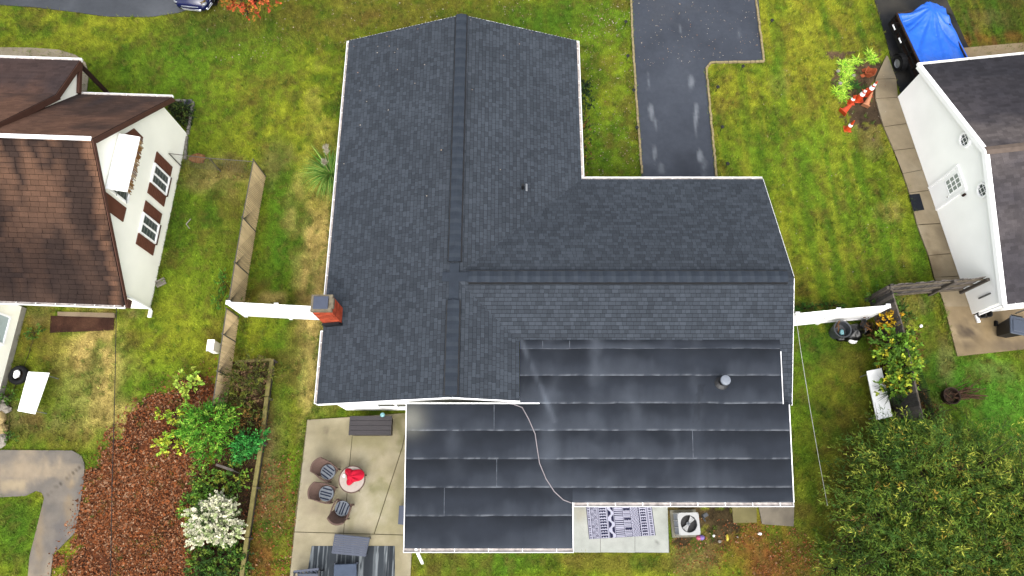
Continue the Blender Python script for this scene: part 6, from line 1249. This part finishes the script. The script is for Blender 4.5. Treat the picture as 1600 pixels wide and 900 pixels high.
# ------------------------------------------------------------------ grass, litter and fallen leaves (nobody could count these)
NOGRASS = [px(*q) for q in (DRIVE, LDRIVE, RDRIVE, BPATH, RPAD, PATIO, RPATIO, WALK, [(80, 490), (179, 488), (178, 517), (78, 520)], [(1142, 785), (1242, 785), (1240, 822), (1144, 818)], [(1048, 792), (1100, 792), (1100, 838), (1048, 838)])]
NOGRASS += [[(EX0 + .3, SY + .3), (EX0 + .3, NY - .3), (EX1 - .3, NY - .3), (EX1 - .3, GNY - .2), (GX1 - .2, GNY - .2), (GX1 - .2, YS0 + .3), (LX0 + .4, YS0 + .3), (LX0 + .4, SY + .3)], [tuple(L.p(0, 0, 0))[:2], tuple(L.p(L.L, 0, 0))[:2], tuple(L.p(L.L, 0, LW))[:2], tuple(L.p(0, 0, LW))[:2]], [tuple(R.p(0, 0, 0))[:2], tuple(R.p(R.L, 0, 0))[:2], tuple(R.p(R.L, 0, RW))[:2], tuple(R.p(0, 0, RW))[:2]]]
n = 620000; X = np.concatenate([RNG.uniform(-27, 27, n)]); Y = RNG.uniform(-3.5, 25, n); pX, pY = to_px(np.stack([X, Y], 1)); k = (pX > -60) & (pX < 1660) & (pY > -40) & (pY < 940)
for q in NOGRASS: k &= ~inpoly(X, Y, q)
for i in range(len(SOILS)): k &= ~(soilmask(X, Y, i) & (RNG.random(len(X)) < (.97 if i == 0 else .8)))
k &= ~(inpoly(X, Y, px(*STRIP)) & (RNG.random(len(X)) < .75))
dens = fbm(X * 1.3 + 70, Y * 1.1); k &= RNG.random(len(X)) < np.clip(1.5 - (dens - .3) * 1.0, .4, 1)
X, Y = X[k], Y[k]; m = len(X); base = lawn_col(np.stack([X, Y], 1)); t = RNG.random(m) * 6.283; ln = RNG.uniform(.05, .13, m) * (.7 + .8 * fbm(X * .8, Y * .8)); lean = RNG.uniform(.3, 1.2, m); wd = RNG.uniform(.012, .026, m)
B0 = np.stack([X, Y, np.full(m, -.02)], 1); sd = np.stack([-np.sin(t), np.cos(t), 0 * t], 1) * wd[:, None] / 2; tip = B0 + np.stack([np.cos(t) * lean * ln, np.sin(t) * lean * ln, ln * .75 + .02], 1)
V = np.stack([B0 - sd, B0 + sd, tip], 1).reshape(-1, 3); g = npmesh('grass', V, np.arange(m * 3).reshape(-1, 3), M['blade'], None, np.repeat(base * RNG.uniform(.95, 1.5, (m, 1)), 3, 0)); tag(g, 'short rough grass covering the lawns', 'grass', kind='stuff')
# coarser weed tufts scattered through the turf, thicker beside walls and fences
nt_ = 9000; tx = RNG.uniform(-27, 27, nt_); ty = RNG.uniform(-3.5, 25, nt_); qx, qy = to_px(np.stack([tx, ty], 1)); kk = (qx > -40) & (qx < 1640) & (qy > -30) & (qy < 930) & (RNG.random(nt_) < np.clip(fbm(tx * .6 + 40, ty * .6) * 2.6 - .75, .08, 1))
edges = [[at(*p) for p in q] for q in ([(411, 276), (385, 466)], [(384, 500), (360, 640)], [(1246, 500), (1388, 490)], [(1402, 152), (1518, 492)], [(293, 210), (235, 483)], [(541, 66), (497, 640)], [(1104, 110), (1121, 280)], [(986, 0), (1003, 270)], [(462, 800), (480, 656)], [(1495, 557), (1470, 460)])]
ex = [[], []]
for a_, b_ in edges:
    m_ = int((b_ - a_).length * 22); t_ = RNG.random(m_); ex[0].append(a_.x + (b_.x - a_.x) * t_ + RNG.normal(size=m_) * .09); ex[1].append(a_.y + (b_.y - a_.y) * t_ + RNG.normal(size=m_) * .09)
tx = np.concatenate([tx[kk]] + ex[0]); ty = np.concatenate([ty[kk]] + ex[1]); kk = np.ones(len(tx), bool)
for q in NOGRASS: kk &= ~inpoly(tx, ty, q)
tx, ty = tx[kk], ty[kk]; nb_ = 14; X = np.repeat(tx, nb_) + RNG.normal(size=len(tx) * nb_) * .04; Y = np.repeat(ty, nb_) + RNG.normal(size=len(tx) * nb_) * .04; m = len(X)
base = np.repeat(lawn_col(np.stack([tx, ty], 1)) * .5 + np.array([S(84, 128, 34), S(112, 150, 44), S(70, 106, 32), S(150, 140, 70)])[RNG.integers(0, 4, len(tx))] * .5, nb_, 0)
t = RNG.random(m) * 6.283; ln = RNG.uniform(.10, .2, m); lean = RNG.uniform(.4, 1.1, m); wd = RNG.uniform(.018, .032, m); B0 = np.stack([X, Y, np.full(m, -.02)], 1)
sd = np.stack([-np.sin(t), np.cos(t), 0 * t], 1) * wd[:, None] / 2; tip = B0 + np.stack([np.cos(t) * lean * ln, np.sin(t) * lean * ln, ln * .8], 1)
g = npmesh('grass_tufts', np.stack([B0 - sd, B0 + sd, tip], 1).reshape(-1, 3), np.arange(m * 3).reshape(-1, 3), M['blade'], None, np.repeat(base * RNG.uniform(.85, 1.35, (m, 1)), 3, 0)); tag(g, 'taller weed tufts growing along walls and fences', 'grass', kind='stuff')
def litter(n, poly_px, size, m, name, label, cat, zz=.02, dens=None, colfn=None):
    P = px(*poly_px); xs = [p.x for p in P]; ys_ = [p.y for p in P]; X = RNG.uniform(min(xs), max(xs), n); Y = RNG.uniform(min(ys_), max(ys_), n); k = inpoly(X, Y, P)
    if dens: k &= RNG.random(n) < dens(X, Y)
    X, Y = X[k], Y[k]; m_ = len(X); D = rv3(m_); D[:, 2] *= .35; D /= np.linalg.norm(D, axis=1, keepdims=True); Nn = rv3(m_) * .5 + np.array([0, 0, 1.]); Nn /= np.linalg.norm(Nn, axis=1, keepdims=True)
    s_ = size * RNG.uniform(.5, 1.3, m_); B = np.stack([X, Y, zz + RNG.random(m_) * .03], 1); V = leaf_quads(B, D, Nn, s_, s_ * .6)
    o = npmesh(name, V, np.arange(len(V)).reshape(-1, 4), m); return tag(o, label, cat, kind='stuff')
grow = [(p[0] + (p[0] - 220) * .25, p[1] + (p[1] - 760) * .15) for p in BEDP]
litter(14000, grow, .13, M['litter'], 'fallen_leaves', 'larger curled brown leaves strewn over the left bed', 'leaves', .03, dens=lambda x, y: np.where(soilmask(x, y, 0), np.clip(fbm(x * 1.3 + 20, y * 1.3) * 2.6 - .8, .1, 1), .03))
litter(62000, grow, .08, M['litter'], 'fallen_leaves', 'thick rust brown leaf litter covering the left bed', 'leaves', dens=lambda x, y: np.where(soilmask(x, y, 0), np.clip(1.75 - fbm(x * 1.1, y * 1.1) * 1.9, .2, 1), .12 * np.clip(fbm(x * .9, y * .9) * 2.5 - .7, 0, 1)))
litter(9000, STRIP, .09, mat('dark_leaves', ramp=[S(74, 54, 40), S(104, 76, 52), S(60, 52, 36), S(126, 92, 64)], rough=.9, var=0), 'fallen_leaves', 'dark leaf litter along the timber edged strip', 'leaves')
litter(2600, [(385, 740), (470, 700), (455, 930), (372, 930)], .08, M['litter'], 'fallen_leaves', 'scattered brown leaves between the timber edging and the patio', 'leaves', .03, lambda x, y: np.clip(fbm(x * 1.5, y * 1.5) * 2.4 - .7, .1, 1))
litter(4200, [(1050, 800), (1240, 822), (1290, 860), (1280, 930), (1040, 930)], .07, M['litter'], 'fallen_leaves', 'brown leaves scattered over the grass below the rear wall', 'leaves', .04, lambda x, y: np.clip(fbm(x * 1.2, y * 1.2) * 2.4 - .8, .05, 1))
litter(1500, [(340, 0), (985, 0), (985, 60), (540, 70), (300, 120)], .07, M['white_leaf'], 'fallen_leaves', 'pale fallen leaves dotted over the front lawn', 'leaves', .06, lambda x, y: np.clip(fbm(x * .7, y * .7) * 2.2 - .75, .03, 1))
litter(450, [(905, 20), (985, 0), (1000, 270), (912, 275)], .06, M['white_leaf'], 'fallen_leaves', 'pale fallen leaves on the lawn strip by the driveway', 'leaves', .06)
litter(240, [(990, -20), (1180, -20), (1190, 96), (1100, 100), (1000, 110)], .055, M['white_leaf'], 'fallen_leaves', 'pale fallen leaves on the driveway turning bay', 'leaves', .03)
litter(500, [(1120, 0), (1360, 0), (1440, 420), (1260, 470)], .05, M['white_leaf'], 'fallen_leaves', 'few pale leaves on the right side lawn', 'leaves', .06, lambda x, y: .5 + 0 * x)
rl = MB()
for i in range(26):
    a, b = random.uniform(.05, .9), random.random() ** 1.5; p = lerp(lerp(planes['west'][0], planes['west'][3], a), lerp(planes['west'][1], planes['west'][2], a), b * .55) if i < 20 else lerp(lerp(planes['east_n'][0], planes['east_n'][3], a), lerp(planes['east_n'][1], planes['east_n'][2], a), b * .9)
    rl.box(p + Vector((0, 0, .035)), (random.uniform(.02, .045), random.uniform(.02, .035), .006), rz=random.random() * 3)
o = rl.build('fallen_leaves', M['white_leaf']); tag(o, 'few pale leaf specks on the dark shingles', 'leaves', kind='stuff')
# ------------------------------------------------------------------ cords and cables
def zr(p, q): return p
pts = [(791, 630), (803, 632), (816, 637), (826, 655), (836, 678), (840, 705), (843, 724), (853, 748), (866, 768), (880, 781), (893, 786)]; pp = []
for a, b in pts:
    y = yof(b); pp.append((at(a, b, mem_z(y)).x, y, mem_z(y) + .035))
o = MB().tube(pp, .017, 6).build('cord', mat('pinkish_cord', S(176, 168, 172), .6)); tag(o, 'pale cord snaking across the black flat roof', 'cord')
o = MB().tube([at(182, 481, 2.15), at(181, 520, 2.6), at(180, 580, 3.0), at(178, 660, 3.4), at(175, 760, 3.8), at(172, 940, 4.4)], .014, 5).build('cable', M['dkcord']); tag(o, 'thin dark overhead cable running down from the brown eave', 'cable')
o = MB().tube([at(1243, 492, 1.7), at(1253, 560, 1.45), at(1266, 640, 1.3), at(1279, 715, 1.3), at(1293, 790, 1.45)], .010, 5).build('clothes_line', mat('white_line', S(225, 225, 215), .6)); tag(o, 'thin white line stretched above the right side yard', 'line')
